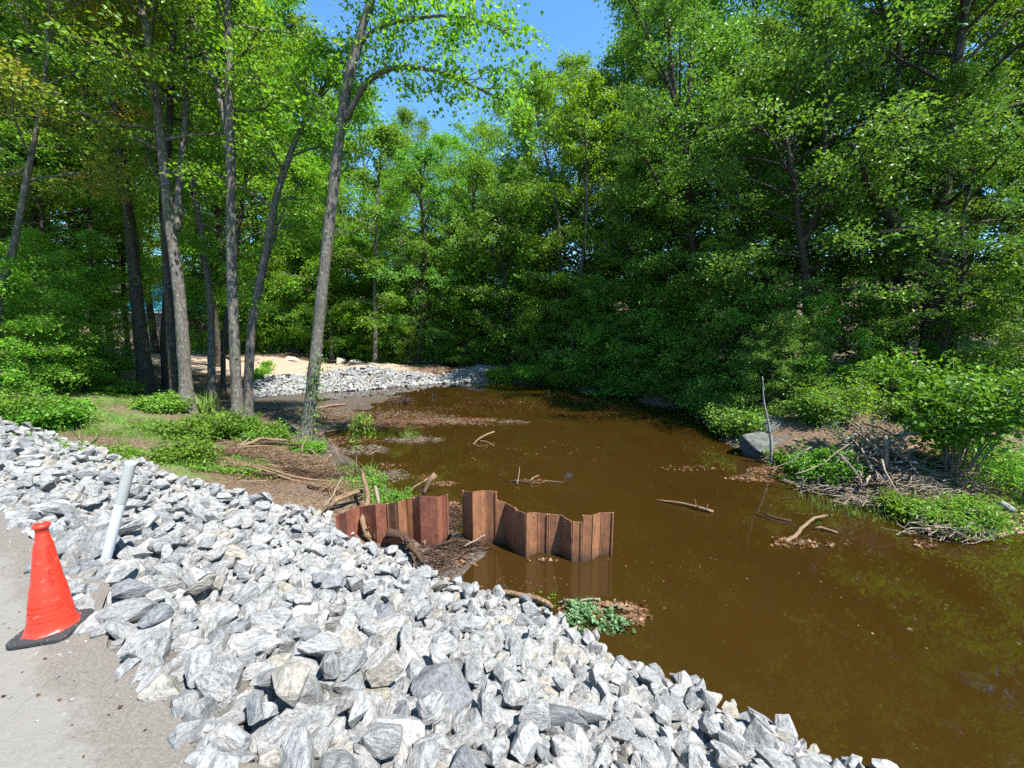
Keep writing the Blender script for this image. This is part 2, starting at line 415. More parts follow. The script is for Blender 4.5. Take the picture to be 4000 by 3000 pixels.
# water
m, nt, out = mat('pond_water')
p = pos(nt)
big = noise_n(nt, p, .35, 4, .6)
fine = noise_n(nt, p, 4, 5, .6)
depth_shade = mathn(nt, 'ADD', attr(nt, 'depth').outputs['Fac'], mathn(nt, 'MULTIPLY', mathn(nt, 'SUBTRACT', big, .5), .5))  # water depth plus a darkening painted in for the dimmer right side
col = ramp(nt, depth_shade, [(.04, (.027, .0140, .0028)), (.24, (.022, .0112, .0019)), (.42, (.0098, .0047, .0010)), (.6, (.0048, .0024, .0007))]).outputs[0]
mp = N(nt, 'ShaderNodeMapping'); mp.inputs['Scale'].default_value = (1.0, .8, 1); L(nt, p, mp.inputs[0])
w1 = noise_n(nt, mp.outputs[0], 3.0, 2, .45, .4); w2 = noise_n(nt, mp.outputs[0], 11, 2, .5)
hh = mathn(nt, 'ADD', w1, mathn(nt, 'MULTIPLY', w2, .22))
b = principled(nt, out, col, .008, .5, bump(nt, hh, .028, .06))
b.inputs['IOR'].default_value = 1.40
b.inputs['Specular IOR Level'].default_value = 1.0
xs = np.arange(-30, 45.1, .6); ys = np.arange(-40, 42.6, .6)
WX, WY = np.meshgrid(xs, ys); ii = np.arange(WX.size).reshape(WX.shape)
me = fast_mesh('pond_water', np.stack([WX.ravel(), WY.ravel(), WX.ravel() * 0], 1), np.stack([ii[:-1, :-1], ii[:-1, 1:], ii[1:, 1:], ii[1:, :-1]], -1).reshape(-1, 4), {'depth': ('POINT', 'FLOAT', np.clip(-hgt(WX.ravel(), WY.ravel()), 0, 1.2) + .12 * np.clip((WX.ravel() - 1) / 4, 0, 1))})  # x term is no depth: it paints the less lit right water darker
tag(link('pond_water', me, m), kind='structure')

# road: asphalt sheet 5 mm above the ground with a ragged edge
m, nt, out = mat('asphalt')
p = pos(nt)
a1 = noise_n(nt, p, 90, 4, .8); a2 = noise_n(nt, p, 1.6, 6, .65); a3 = noise_n(nt, p, 260, 2, .6); a4 = noise_n(nt, p, 9, 6, .7)
ac = ramp(nt, a1, [(.32, (0.165, 0.155, 0.137)), (.5, (0.190, 0.179, 0.158)), (.68, (0.216, 0.205, 0.182))]).outputs[0]
ac = mixc(nt, ramp(nt, a2, [(.45, (0, 0, 0)), (.7, (.55, .55, .55))]).outputs[0], ac, (.205, .185, .155))
ef = attr(nt, 'edge').outputs['Fac']
ed = ramp(nt, mathn(nt, 'ADD', ef, mathn(nt, 'MULTIPLY', mathn(nt, 'SUBTRACT', a4, .5), .7)), [(.42, (0, 0, 0)), (.62, (1, 1, 1))]).outputs[0]
dirt = ramp(nt, a1, [(.35, (0.1120, 0.0976, 0.0816)), (.55, (0.1640, 0.1464, 0.1256)), (.7, (0.2160, 0.1944, 0.1680))]).outputs[0]
ac = mixc(nt, ed, ac, dirt)
sp = ramp(nt, a3, [(.62, (1, 1, 1)), (.72, (.7, .66, .6))]).outputs[0]
ac = mixc(nt, .6, ac, sp, 'MULTIPLY')
principled(nt, out, ac, .9, .25, bump(nt, mathn(nt, 'ADD', a1, a4), .7, .012))
ss = np.arange(-40, 60, .12); off = np.concatenate([[0, .08, .16, .25, .35, .5, .7, 1, 1.5, 2.2, 3.2, 4.5, 6.5]])
wob = .05 * np.sin(ss * 2.1) + .04 * np.sin(ss * 5.3 + 1) + .03 * np.sin(ss * 11 + 2)
RV = []; RE = []
for i, s in enumerate(ss):
    for o_ in off:
        q = E0[:2] + ED * s - EN * (o_ + (-.12 + wob[i]) * (1 - min(o_ / 1.5, 1)))
        RV.append((q[0], q[1], 2.006)); RE.append(max(0, 1 - o_ / .55))
ii = np.arange(len(RV)).reshape(len(ss), len(off))
me = fast_mesh('road', np.array(RV), np.stack([ii[:-1, :-1], ii[:-1, 1:], ii[1:, 1:], ii[1:, :-1]], -1).reshape(-1, 4)[:, ::-1], {'edge': ('POINT', 'FLOAT', np.array(RE))})
if me.polygons[0].normal.z < 0: me.flip_normals()
tag(link('road', me, m), kind='structure')

# ------------------------------------------------------------------ rocks
def make_rock(seed, pts=13, sub=1, flat=.62):
    r = np.random.default_rng(seed)
    p = r.normal(size=(pts, 3)); p /= np.linalg.norm(p, axis=1)[:, None]
    p *= r.uniform(.86, 1.08, (pts, 1)); p *= np.array([1, r.uniform(.7, .95), flat * r.uniform(.85, 1.2)])
    bm = bmesh.new()
    for q in p: bm.verts.new(q)
    g = bmesh.ops.convex_hull(bm, input=bm.verts[:])
    junk = [v for v in bm.verts if not v.link_faces]
    bmesh.ops.delete(bm, geom=junk, context='VERTS')
    bmesh.ops.bevel(bm, geom=bm.edges[:], offset=.03, segments=1, affect='EDGES')
    if sub:
        bmesh.ops.triangulate(bm, faces=bm.faces[:])
        bmesh.ops.subdivide_edges(bm, edges=[e for e in bm.edges if e.calc_length() > .22], cuts=sub, use_grid_fill=True)
        for v in bm.verts:
            n = mnoise.fractal(v.co * 2.6 + Vector((seed * 3.1, 0, 0)), 1.0, 2.0, 3)
            v.co += v.co.normalized() * n * .045
    bmesh.ops.triangulate(bm, faces=bm.faces[:])
    bm.verts.ensure_lookup_table()
    vv = np.array([v.co[:] for v in bm.verts]); ff = np.array([[v.index for v in f.verts] for f in bm.faces])
    bm.free()
    return vv, ff
HI = [make_rock(i, 13 + i % 4, 2) for i in range(26)]
LO = [make_rock(100 + i, 13, 0) for i in range(26)]
def rotm(r):
    q = r.normal(size=4); q /= np.linalg.norm(q); a, b, c, d = q
    return np.array([[1 - 2 * (c * c + d * d), 2 * (b * c - a * d), 2 * (b * d + a * c)], [2 * (b * c + a * d), 1 - 2 * (b * b + d * d), 2 * (c * d - a * b)], [2 * (b * d - a * c), 2 * (c * d + a * b), 1 - 2 * (b * b + c * c)]])
def rotz(a): return np.array([[math.cos(a), -math.sin(a), 0], [math.sin(a), math.cos(a), 0], [0, 0, 1]])
def rotx(a): return np.array([[1, 0, 0], [0, math.cos(a), -math.sin(a)], [0, math.sin(a), math.cos(a)]])
class Pts:
    """dart throwing with a coarse grid"""
    def __init__(s, cell): s.c = cell; s.g = {}
    def ok(s, x, y, r, k):
        i, j = int(x // s.c), int(y // s.c)
        for a in (-1, 0, 1):
            for b in (-1, 0, 1):
                for (X, Y, rr) in s.g.get((i + a, j + b), ()):
                    if (X - x) ** 2 + (Y - y) ** 2 < (k * (r + rr)) ** 2: return False
        return True
    def add(s, x, y, r): s.g.setdefault((int(x // s.c), int(y // s.c)), []).append((x, y, r))
def scatter(sampler, classes, k):
    g = Pts(.8); res = []
    for r0, r1, tries in classes:
        for _ in range(tries):
            q = sampler()
            if q is None: continue
            r = random.uniform(r0, r1)
            if g.ok(q[0], q[1], r, k): g.add(q[0], q[1], r); res.append((q[0], q[1], r))
    return res
def bank_sampler():
    s = random.uniform(-4.5, 16) if random.random() < .6 else random.uniform(-4, 4.5)
    E = float(toe_e(s)); e = random.uniform(0.02, E + .08 + .1 * math.sin(s * 3))
    if e < .03 + .05 * math.sin(s * 2.3) + .04 * math.sin(s * 6.1): return None
    q = E0[:2] + ED * s + EN * e
    return q
rocks = scatter(bank_sampler, [(.18, .235, 12), (.14, .18, 150), (.095, .14, 2400), (.07, .095, 14000), (.045, .07, 26000), (.03, .045, 20000)], .50)
rx_ = np.array([r[0] for r in rocks]); ry_ = np.array([r[1] for r in rocks]); rr_ = np.array([r[2] for r in rocks])
rz_ = hgt(rx_, ry_) + rr_ * rng.uniform(.05, .38, len(rr_))
# a loose upper layer
ext = [i for i in range(len(rocks)) if rocks[i][2] > .085 and random.random() < .26]
ex = [(rx_[i] + random.uniform(-.12, .12), ry_[i] + random.uniform(-.12, .12), random.choice((.07, .09, .11, .13))) for i in ext]
hz = hgt(np.array([e[0] for e in ex]), np.array([e[1] for e in ex]))
items = [(rx_[i], ry_[i], rz_[i], rr_[i]) for i in range(len(rocks))]
for (x, y, r), z in zip(ex, hz):
    e_, s_ = es(x, y)
    if .25 < e_ < toe_e(s_) + .1: items.append((x, y, z + .10 + r * .45, r))
def shape(x, y, z, r, lib, rs, up=.7):
    v, f = lib[rs.integers(len(lib))]
    M3 = (rotm(rs) if rs.random() > up else rotz(rs.uniform(0, 6.28)) @ rotx(rs.normal() * .45) @ rotz(rs.uniform(0, 6.28)))
    sc = r * np.array([rs.uniform(1.05, 1.4), rs.uniform(.95, 1.15), rs.uniform(.9, 1.2)])
    loc = v * sc
    rc = rs.random()
    return loc @ M3.T, f, loc + rs.uniform(-50, 50, 3), rc
vis = []
for k, (x, y, z, r) in enumerate(items):
    px, py, c = proj(x, y, z)
    inside = -60 < px < 4060 and 1500 < py < 3060
    vis.append(r * F / c if inside else 0)
order = np.argsort(-np.array(vis))
chosen = set(order[:300].tolist())
def rock_label(rc, e):
    t = 'dark blue-grey' if rc < .105 else ('tan weathered' if rc > .915 else 'pale grey banded')
    w = 'along the edge of the road' if e < .9 else ('low on the riprap slope near the water' if e > 3.1 else 'in the middle of the near riprap slope')
    return f'{t} angular rock {w}', f'{t} rocks {w}'
SV, SF, SR, SCc = [], [], [], []; base = 0
for k, (x, y, z, r) in enumerate(items):
    rs = np.random.default_rng(1000 + k)
    near = vis[k] > 16
    v, f, rl, rc = shape(x, y, z, r, HI if near else LO, rs)
    if k in chosen:
        me = fast_mesh('riprap_rock', v, f, {'rl': ('POINT', 'FLOAT_VECTOR', rl), 'rc': ('POINT', 'FLOAT', np.full(len(v), rc))})
        ob = link('riprap_rock', me, M['rock']); ob.location = (x, y, z)
        lb, gr = rock_label(rc, float(es(x, y)[0])); tag(ob, lb, 'rock', gr)
    else:
        SV.append(v + np.array([x, y, z])); SF.append(f + base); SR.append(rl); SCc.append(np.full(len(v), rc)); base += len(v)
def stuff_rocks(name, SV, SF, SR, SCc, label):
    V_, F_ = np.concatenate(SV), np.concatenate(SF)
    me = fast_mesh(name, V_, F_, {'rl': ('POINT', 'FLOAT_VECTOR', np.concatenate(SR)), 'rc': ('POINT', 'FLOAT', np.concatenate(SCc))})
    return tag(link(name, me, M['rock']), label, 'rocks', kind='stuff')
stuff_rocks('riprap_gravel', SV, SF, SR, SCc, 'smaller grey riprap rocks packed between the larger ones on the near slope')

# far riprap: bank below the sandy track and the heap at the pond's far end
SV, SF, SR, SCc = [], [], [], []; base = 0
A_ = [P(940, 1555, .12), P(1150, 1540, .05), P(1300, 1530, .03), P(1450, 1520, .02), P(1600, 1507, 0), P(1700, 1500, 0), P(1800, 1494, 0)]
B_ = [PD(960, 1480, 24.6), PD(1120, 1460, 25.2), PD(1300, 1448, 26.2), PD(1450, 1436, 27.0), PD(1560, 1442, 27.5), PD(1680, 1466, 28.2), PD(1800, 1470, 28.8)]
def far_sampler():
    i = random.random() * (len(A_) - 1); a = int(i); t = i - a; u = random.random() * 1.05
    q = (A_[a] * (1 - t) + A_[a + 1] * t) * (1 - u) + (B_[a] * (1 - t) + B_[a + 1] * t) * u
    return q[:2]
def mound_sampler():
    a = random.uniform(0, 6.28); u = math.sqrt(random.random())
    return np.array([MOUND[0] + 2.2 * u * math.cos(a), MOUND[1] + 1.8 * u * math.sin(a)])
fr = scatter(far_sampler, [(.16, .24, 250), (.11, .16, 3500), (.08, .11, 6000)], .55) + scatter(mound_sampler, [(.14, .2, 60), (.1, .14, 900), (.07, .1, 1200)], .55)
fz = hgt(np.array([a[0] for a in fr]), np.array([a[1] for a in fr]))
for k, ((x, y, r), z) in enumerate(zip(fr, fz)):
    rs = np.random.default_rng(9000 + k)
    v, f, rl, rc = shape(x, y, z, r, LO, rs)
    SV.append(v + np.array([x, y, max(z, -.02) + r * .3])); SF.append(f + base); SR.append(rl); SCc.append(np.full(len(v), rc)); base += len(v)
stuff_rocks('riprap_gravel', SV, SF, SR, SCc, 'grey riprap bank and heap across the pond below the sandy track')

def boulder(name, c, size, label, matn, rot=0, seed=0, group=None, cat='boulder'):
    v, f = make_rock(400 + seed, 16, 3, .8)
    v = v * np.array(size) @ rotz(rot).T
    me = fast_mesh(name, v, f)
    ob = link(name, me, M[matn]); ob.location = c
    return tag(ob, label, cat, group)
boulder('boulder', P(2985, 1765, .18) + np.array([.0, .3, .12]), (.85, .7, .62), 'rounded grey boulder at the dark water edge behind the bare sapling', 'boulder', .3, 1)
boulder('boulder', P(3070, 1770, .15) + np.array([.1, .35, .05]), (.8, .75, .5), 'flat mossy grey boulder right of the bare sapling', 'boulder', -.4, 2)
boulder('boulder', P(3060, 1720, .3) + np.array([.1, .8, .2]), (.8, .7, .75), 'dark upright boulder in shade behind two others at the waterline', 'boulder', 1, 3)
boulder('boulder', PD(1132, 1408, 31), (.85, .5, .42), 'long pale slab boulder left on the sandy track', 'boulder_tan', .2, 4)
boulder('boulder', PD(1330, 1412, 30.5), (.55, .45, .42), 'squarish tan boulder on the sandy track, middle of three', 'boulder_tan', 1.2, 5)
boulder('boulder', PD(1386, 1420, 30), (.62, .45, .40), 'reddish tan boulder on the sandy track nearest the far riprap', 'boulder_tan', .7, 6)
boulder('boulder', PD(1335, 1428, 28.8), (.25, .2, .14), 'small tan stone on the sand in front of two boulders', 'boulder_tan', .1, 8)

# ------------------------------------------------------------------ tubes, sticks
class Tubes:
    def __init__(s): s.V = []; s.F = []; s.n = 0
    def add(s, pts, rad, sides=6, lump=0.0, cap=True):
        pts = np.asarray(pts, float); rad = np.asarray(rad, float); n = len(pts)
        d = np.gradient(pts, axis=0); d /= np.linalg.norm(d, axis=1)[:, None] + 1e-9
        ref = np.array([0, 0, 1.0]) if abs(d[0][2]) < .8 else np.array([1.0, 0, 0])
        u = np.cross(d, ref); u /= np.linalg.norm(u, axis=1)[:, None] + 1e-9; w = np.cross(d, u)
        a = np.arange(sides) / sides * 2 * math.pi
        rr = rad[:, None] * (1 + lump * rng.normal(size=(n, sides)))
        V_ = pts[:, None, :] + rr[:, :, None] * (np.cos(a)[None, :, None] * u[:, None, :] + np.sin(a)[None, :, None] * w[:, None, :])
        s.V.append(V_.reshape(-1, 3))
        i = np.arange(n * sides).reshape(n, sides) + s.n; j = np.roll(i, -1, 1)
        s.F.append(np.stack([i[:-1], j[:-1], j[1:], i[1:]], -1).reshape(-1, 4)); s.n += n * sides
        if cap:
            for k, ring in ((0, i[0]), (n - 1, i[-1][::-1])):
                s.V.append(pts[k][None]); c = s.n; s.n += 1
                s.F.append(np.stack([ring, np.roll(ring, 1), np.full(sides, c), np.full(sides, c)], -1))
    def mesh(s, name, smooth=True):
        V_ = np.concatenate(s.V); F_ = np.concatenate(s.F)
        tri = F_[F_[:, 2] == F_[:, 3]][:, :3]; quad = F_[F_[:, 2] != F_[:, 3]]
        fs = [quad] + ([tri] if len(tri) else [])
        return fast_mesh(name, V_, fs, None, smooth)
def smooth_path(pts, n=10):
    pts = np.asarray(pts, float)
    if len(pts) < 3:
        t = np.linspace(0, 1, n)[:, None]; return pts[0] * (1 - t) + pts[-1] * t
    t = np.linspace(0, len(pts) - 1, n); out_ = []
    for x in t:
        i = min(int(x), len(pts) - 2); f = x - i
        p0 = pts[max(i - 1, 0)]; p1 = pts[i]; p2 = pts[i + 1]; p3 = pts[min(i + 2, len(pts) - 1)]
        out_.append(.5 * ((2 * p1) + (-p0 + p2) * f + (2 * p0 - 5 * p1 + 4 * p2 - p3) * f * f + (-p0 + 3 * p1 - 3 * p2 + p3) * f ** 3))
    return np.array(out_)
def stick_mesh(name, pts, r0, r1, wob=.02, stubs=2, sides=7, n=None, lump=.08):
    pts = np.asarray(pts, float); Ln = np.linalg.norm(pts[-1] - pts[0])
    n = n or max(5, int(Ln / .12)); n = min(n, 26)
    q = smooth_path(pts, n); kk = 5; wv = rng.normal(size=(kk, 3)) * wob * 1.5 * min(1, Ln); wv[0] = 0; wv[-1] = 0
    q += smooth_path(wv, n); q[1:-1] += rng.normal(size=(n - 2, 3)) * wob * .18 * min(1, Ln)
    t = Tubes(); rad = np.linspace(r0, r1, n); t.add(q, rad, sides, lump)
    for _ in range(stubs):
        k = rng.integers(1, n - 1); d = rng.normal(size=3); d[2] = abs(d[2]) * .6; d /= np.linalg.norm(d)
        l = rng.uniform(.06, .22) * min(1, Ln)
        t.add([q[k], q[k] + d * l * .6, q[k] + d * l + rng.normal(size=3) * .02], [rad[k] * .5, rad[k] * .35, rad[k] * .15], 5, .05)
    return t.mesh(name)
def stick(pts, r0, r1, label, matn='driftwood', cat='branch', name='branch', group=None, **kw):
    pts = np.array(pts, float); o0 = pts[0].copy()
    ob = link(name, stick_mesh(name, pts - o0, r0, r1, **kw), M[matn]); ob.location = o0
    return tag(ob, label, cat, group)

# ------------------------------------------------------------------ leaves
T_DIAMOND = (np.array([[0, 0, 0], [-.34, .45, .09], [0, 1, -.05], [.34, .45, .09]]), np.array([[0, 3, 2], [0, 2, 1]]))
T_LONG = (np.array([[0, 0, 0], [-.17, .4, .05], [0, 1, -.12], [.17, .4, .05]]), np.array([[0, 3, 2], [0, 2, 1]]))
T_MAPLE = (np.array([[0, 0, 0], [.28, .02, .05], [.55, .42, .10], [.24, .52, .03], [0, 1, -.06], [-.24, .52, .03], [-.55, .42, .10], [-.28, .02, .05], [0, .4, -.03]]),
           np.array([[8, 0, 1], [8, 1, 2], [8, 2, 3], [8, 3, 4], [8, 4, 5], [8, 5, 6], [8, 6, 7], [8, 7, 0]]))
T_BLADE = (np.array([[-.03, 0, 0], [.03, 0, 0], [-.02, .5, .12], [.02, .5, .12], [0, 1, .0]]), np.array([[0, 1, 3], [0, 3, 2], [2, 3, 4]]))
def leaves_mesh(name, cen, nrm, drn, size, lc, tpl):
    tv, tf = tpl; n = len(cen)
    nrm = nrm / (np.linalg.norm(nrm, axis=1)[:, None] + 1e-9)
    drn = drn - nrm * (drn * nrm).sum(1)[:, None]; drn /= np.linalg.norm(drn, axis=1)[:, None] + 1e-9
    sx = np.cross(drn, nrm)
    V_ = cen[:, None, :] + size[:, None, None] * (tv[None, :, 0, None] * sx[:, None, :] + (tv[None, :, 1, None] - .3) * drn[:, None, :] + tv[None, :, 2, None] * nrm[:, None, :])
    F_ = (np.arange(n) * len(tv))[:, None, None] + tf[None]
    return fast_mesh(name, V_.reshape(-1, 3), F_.reshape(-1, 3), {'lc': ('FACE', 'FLOAT', np.repeat(lc, len(tf)))})
def sprays(cl, per, rad, size, r, up=.9, flat=.35, jit=.72, lcb=None):
    """cl (n,3) clump centres -> leaf arrays, each clump a drooping, flattened spray"""
    n = len(cl); k = per
    off = r.normal(size=(n, k, 3)) * np.array([rad, rad, rad * flat]) * .62
    tilt = r.normal(size=(n, 1, 2)) * .35
    off[:, :, 2] += (off[:, :, :2] * tilt).sum(2) - .35 * (off[:, :, 0] ** 2 + off[:, :, 1] ** 2) / max(rad, .05)
    cen = (cl[:, None, :] + off).reshape(-1, 3)
    nrm = np.zeros((n, k, 3)); nrm[:, :, 2] = up; nrm[:, :, :2] -= tilt * .6; nrm += r.normal(size=(n, k, 3)) * jit
    drn = off * np.array([1, 1, .3]) + r.normal(size=(n, k, 3)) * rad * .5; drn[:, :, 2] -= rad * .2
    base = r.random((n, 1)) if lcb is None else lcb[:, None]
    lc = np.clip(base * .55 + r.random((n, k)) * .45, 0, 1).ravel()
    sz = size * r.uniform(.65, 1.25, (n * k)) * np.repeat(r.uniform(.75, 1.2, n), k)
    return cen, nrm.reshape(-1, 3), drn.reshape(-1, 3), sz, lc

def grow(path, rad, r, hb, Rm, nl, per, leaf, cl_rad=.42, up=(18, 62), shapep='round', lean=(0, 0), sub=5, thin=1.0, side=None, sparse=0.0, deadtw=0):
    per = int(per * .62); leaf = leaf * 1.10; cl_rad = cl_rad * .92
    t = Tubes()
    path = np.asarray(path, float); rad = np.asarray(rad, float)
    n = max(30, len(path) * 6); big_ = smooth_path(path, n * 4); tt_ = np.linspace(0, 1, n); ti = tt_ ** 1.35
    pp = np.stack([np.interp(ti, np.linspace(0, 1, n * 4), big_[:, k]) for k in range(3)], 1); pr = np.interp(ti, np.linspace(0, 1, len(rad)), rad)
    hb = max(0, hb) ** (1 / 1.35)
    zb = pp[:, 2] - pp[0][2]; pr = pr * (1 + .55 * np.exp(-zb / .28) * (pr[0] > .08)) * (1 + .03 * np.sin(zb * 3.1))
    t.add(pp, pr, 12, .03)
    z0, z1 = pp[0][2], pp[-1][2]; Ht = z1 - z0
    cl = []; az = r.uniform(0, 6.28)
    for i in range(nl):
        f = (i + r.uniform(0, .9)) / nl
        zz = hb + (1 - hb) * f ** .9
        az += 2.4 + r.normal() * .35
        if side is not None and r.random() < side[1]:
            az = side[0] + r.normal() * .6
        k = min(int(zz * (n - 1)), n - 2); w = zz * (n - 1) - k; b0 = pp[k] * (1 - w) + pp[k + 1] * w
        if shapep == 'round': pf = math.sin(math.pi * (.22 + .70 * f)) ** .75
        elif shapep == 'cone': pf = 1.05 - .85 * f
        else: pf = .55 + .45 * math.sin(math.pi * f)
        Ln = Rm * pf * r.uniform(.75, 1.2)
        el = R(up[0] + (up[1] - up[0]) * f + r.normal() * 8)
        d = np.array([math.cos(az) * math.cos(el), math.sin(az) * math.cos(el), math.sin(el)])
        q = [b0]; m_ = 6
        for j in range(m_):
            d = d + np.array([0, 0, -.07]) + r.normal(size=3) * .10; d /= np.linalg.norm(d)
            q.append(q[-1] + d * Ln / m_)
        q = np.array(q)
        r0 = max(.012, min(pr[k] * .5, .03 + Ln * .014)) * thin
        t.add(q, np.linspace(r0, .012, m_ + 1), 5, .05, False)
        cl.append(q[-1]); cl.append(q[-2])
        for j in range(sub):
            g = r.uniform(.28, .97); a = g * m_; ai = min(int(a), m_ - 1); c0 = q[ai] * (1 - a + ai) + q[ai + 1] * (a - ai)
            dd = q[ai + 1] - q[ai]; dd /= np.linalg.norm(dd)
            sd = np.cross(dd, [0, 0, 1]); sd /= np.linalg.norm(sd) + 1e-6
            d2 = dd * .7 + sd * r.choice([-1, 1]) * r.uniform(.5, 1.1) + np.array([0, 0, r.uniform(-.15, .35)]); d2 /= np.linalg.norm(d2)
            l2 = Ln * .42 * r.uniform(.6, 1.2) * (1.15 - .45 * g)
            s1 = c0 + d2 * l2 * .5 + r.normal(size=3) * .05; s2 = c0 + d2 * l2 + r.normal(size=3) * .08 - np.array([0, 0, l2 * .1])
            t.add([c0, s1, s2], [r0 * .42, r0 * .28, .005], 4, 0, False)
            if r.random() > sparse:
                cl += [s2, s1, (s1 + s2) / 2 + r.normal(size=3) * .15]
    cl = np.array(cl) + r.normal(size=(len(cl), 3)) * .10
    lcb = r.random(len(cl))
    arr = sprays(cl, per, cl_rad, leaf, r, lcb=lcb)
    return t, arr
TPL = {'d': T_DIAMOND, 'm': T_MAPLE, 'l': T_LONG}
def tree_meshes(path, rad, seed, hb, Rm, nl, per, leaf, tpl='d', **kw):
    r = np.random.default_rng(seed)
    t, arr = grow(path, rad, r, hb, Rm, nl, per, leaf, **kw)
    return t.mesh('trunk'), leaves_mesh('crown', *arr, TPL[tpl])
def put_tree(name, meshes, loc, label, group=None, rz=0, sc=1.0, bark='bark', leaf='leaf_mid', cat='tree', parts=('trunk', 'crown'), scz=None):
    e = empty(name, loc, label, cat, group)
    e.rotation_euler = (0, 0, rz); e.scale = (sc, sc, scz or sc)
    for nm, me_, mt in zip(parts, meshes, (bark, leaf)):
        o_ = bpy.data.objects.new(nm, me_); COL.objects.link(o_); o_.parent = e
        if not me_.materials: me_.materials.append(M[mt])
        else:
            o_.material_slots[0].link = 'OBJECT'; o_.material_slots[0].material = M[mt]
    return e

# hero trees traced from the photo: trunk path in photo pixels at a true distance Y
def hero(trace, Y, widths_, label, seed, hb, Rm, nl, per=60, leaf=.12, barkn='bark', leafn='leaf_mid', top=None, extra=None, tpl='d', dy=0, group=None, cl_rad=.42, **kw):
    widths = [w * .68 for w in widths_]; per = int(per * 1.0)
    pts = [PD(px, py, Y + dy * i / len(trace)) for i, (px, py) in enumerate(trace)]
    gz = float(hgt(pts[0][0], pts[0][1])); pts[0][2] = gz - .1
    cd = [w / 2 / F * Y * 1.03 for w in widths]
    if top is not None:      # extend above the frame
        d = pts[-1] - pts[-2]; d /= np.linalg.norm(d)
        for k in range(3):
            d = d + np.array([0, 0, .25]); d /= np.linalg.norm(d); pts.append(pts[-1] + d * top / 3); cd.append(cd[-1] * .66)
    o0 = pts[0].copy(); rel = [q - o0 for q in pts]
    r = np.random.default_rng(seed)
    t, arr = grow(rel, cd, r, hb, Rm, nl, per, leaf, cl_rad=cl_rad, **kw)
    arrs = [arr]
    for ex in (extra or []):
        tr, w0, w1, leafy = ex
        q = smooth_path([PD(a, b_, Y + c_) - o0 for a, b_, c_ in tr], 18)
        t.add(q, np.linspace(w0, w1, 18) * .8 / 2 / F * Y, 8, .04)
        if leafy:
            cl = []
            for k in range(leafy):
                g = r.uniform(.3 if leafy > 20 else .15, 1) * 17; gi = min(int(g), 16); c0 = q[gi]
                d2 = r.normal(size=3) * np.array([1, 1, .7]) + np.array([.25, 0, .1]); d2 /= np.linalg.norm(d2); l2 = r.uniform(.4, 1.7)
                s1 = c0 + d2 * l2 * .5; s2 = c0 + d2 * l2 - np.array([0, 0, .25 * l2])
                t.add([c0, s1, s2], [.014, .009, .004], 4, 0, False); cl += [s1, s2, (s1 + s2) / 2, s2 + r.normal(size=3) * .2]
            arrs.append(sprays(np.array(cl), int(per * .55), cl_rad * .85, leaf, r))
    arr = [np.concatenate([a[i] for a in arrs]) for i in range(5)]
    return put_tree('broadleaf_tree', (t.mesh('trunk'), leaves_mesh('crown', *arr, TPL[tpl])), o0, label, group, bark=barkn, leaf=leafn)

hero([(1190, 1712), (1215, 1560), (1262, 1100), (1300, 760), (1345, 400), (1400, 160), (1450, 0), (1480, -110)], 12.6, [84, 64, 57, 52, 48, 40, 34, 30],
     'tall leaning grey trunk with one long arching limb, rising beside the stick heap', 11, .60, 2.9, 16, 34, .105, leafn='leaf_yellow', top=3.5, tpl='m', sub=4, cl_rad=.40,
     extra=[([(1352, 470, 0), (1415, 345, -.1), (1490, 280, -.3), (1575, 262, -.5), (1670, 269, -.7), (1743, 291, -.9), (1825, 326, -1.1), (1901, 361, -1.3), (1965, 392, -1.5)], 28, 6, 24),
            ([(1412, 168, 0), (1458, 120, -.2), (1520, 95, -.5), (1640, 70, -1), (1780, 60, -1.5), (1900, 90, -2), (1980, 130, -2.3)], 17, 4, 30),
            ([(1330, 520, 0), (1290, 440, .3), (1200, 330, .8), (1130, 300, 1.2)], 13, 4, 12)])
hero([(735, 1635), (722, 1450), (700, 1150), (672, 930), (645, 700), (622, 480), (590, 230), (548, -20)], 13.6, [76, 62, 54, 50, 46, 38, 32, 26],
     'straight grey trunk forking high, front stem of the pair behind the weeds', 12, .42, 3.6, 22, 50, .12, leafn='leaf_mid', top=4,
     extra=[([(690, 900, 0), (700, 700, .3), (725, 450, .6), (735, 200, .9), (730, -30, 1.2)], 34, 20, 8), ([(650, 760, 0), (600, 660, .4), (560, 560, .8), (500, 480, 1.2)], 20, 6, 8)])
hero([(700, 1665), (680, 1450), (662, 1180), (650, 960), (650, 700), (665, 400), (680, 100), (690, -40)], 14.3, [62, 50, 44, 40, 36, 30, 26, 22],
     'darker trunk rising close behind the straight grey one', 13, .45, 3.2, 18, 50, .12, leafn='leaf_mid', barkn='bark_dark', top=3)
hero([(925, 1600), (918, 1400), (905, 1050), (902, 750), (898, 450), (893, 180), (890, -30)], 13.8, [62, 52, 48, 46, 42, 34, 28],
     'rough upright trunk with peeling bark left of the forked leaning one', 14, .44, 3.2, 20, 48, .12, leafn='leaf_yellow', top=4, tpl='d',
     extra=[([(900, 560, 0), (860, 380, .2), (800, 210, .5), (735, 20, 1.0), (720, -60, 1.2)], 34, 18, 6)])
hero([(965, 1620), (975, 1400), (990, 1230), (1035, 1000), (1080, 770), (1150, 560), (1240, 380), (1340, 240)], 14.6, [52, 44, 40, 36, 32, 26, 20, 12],
     'slender trunk curving to the right across the others', 15, .46, 2.2, 18, 46, .12, leafn='leaf_yellow',
     extra=[([(985, 1300, 0), (1020, 1120, .3), (1050, 990, .5), (1110, 820, .8), (1180, 700, 1)], 22, 7, 10)])
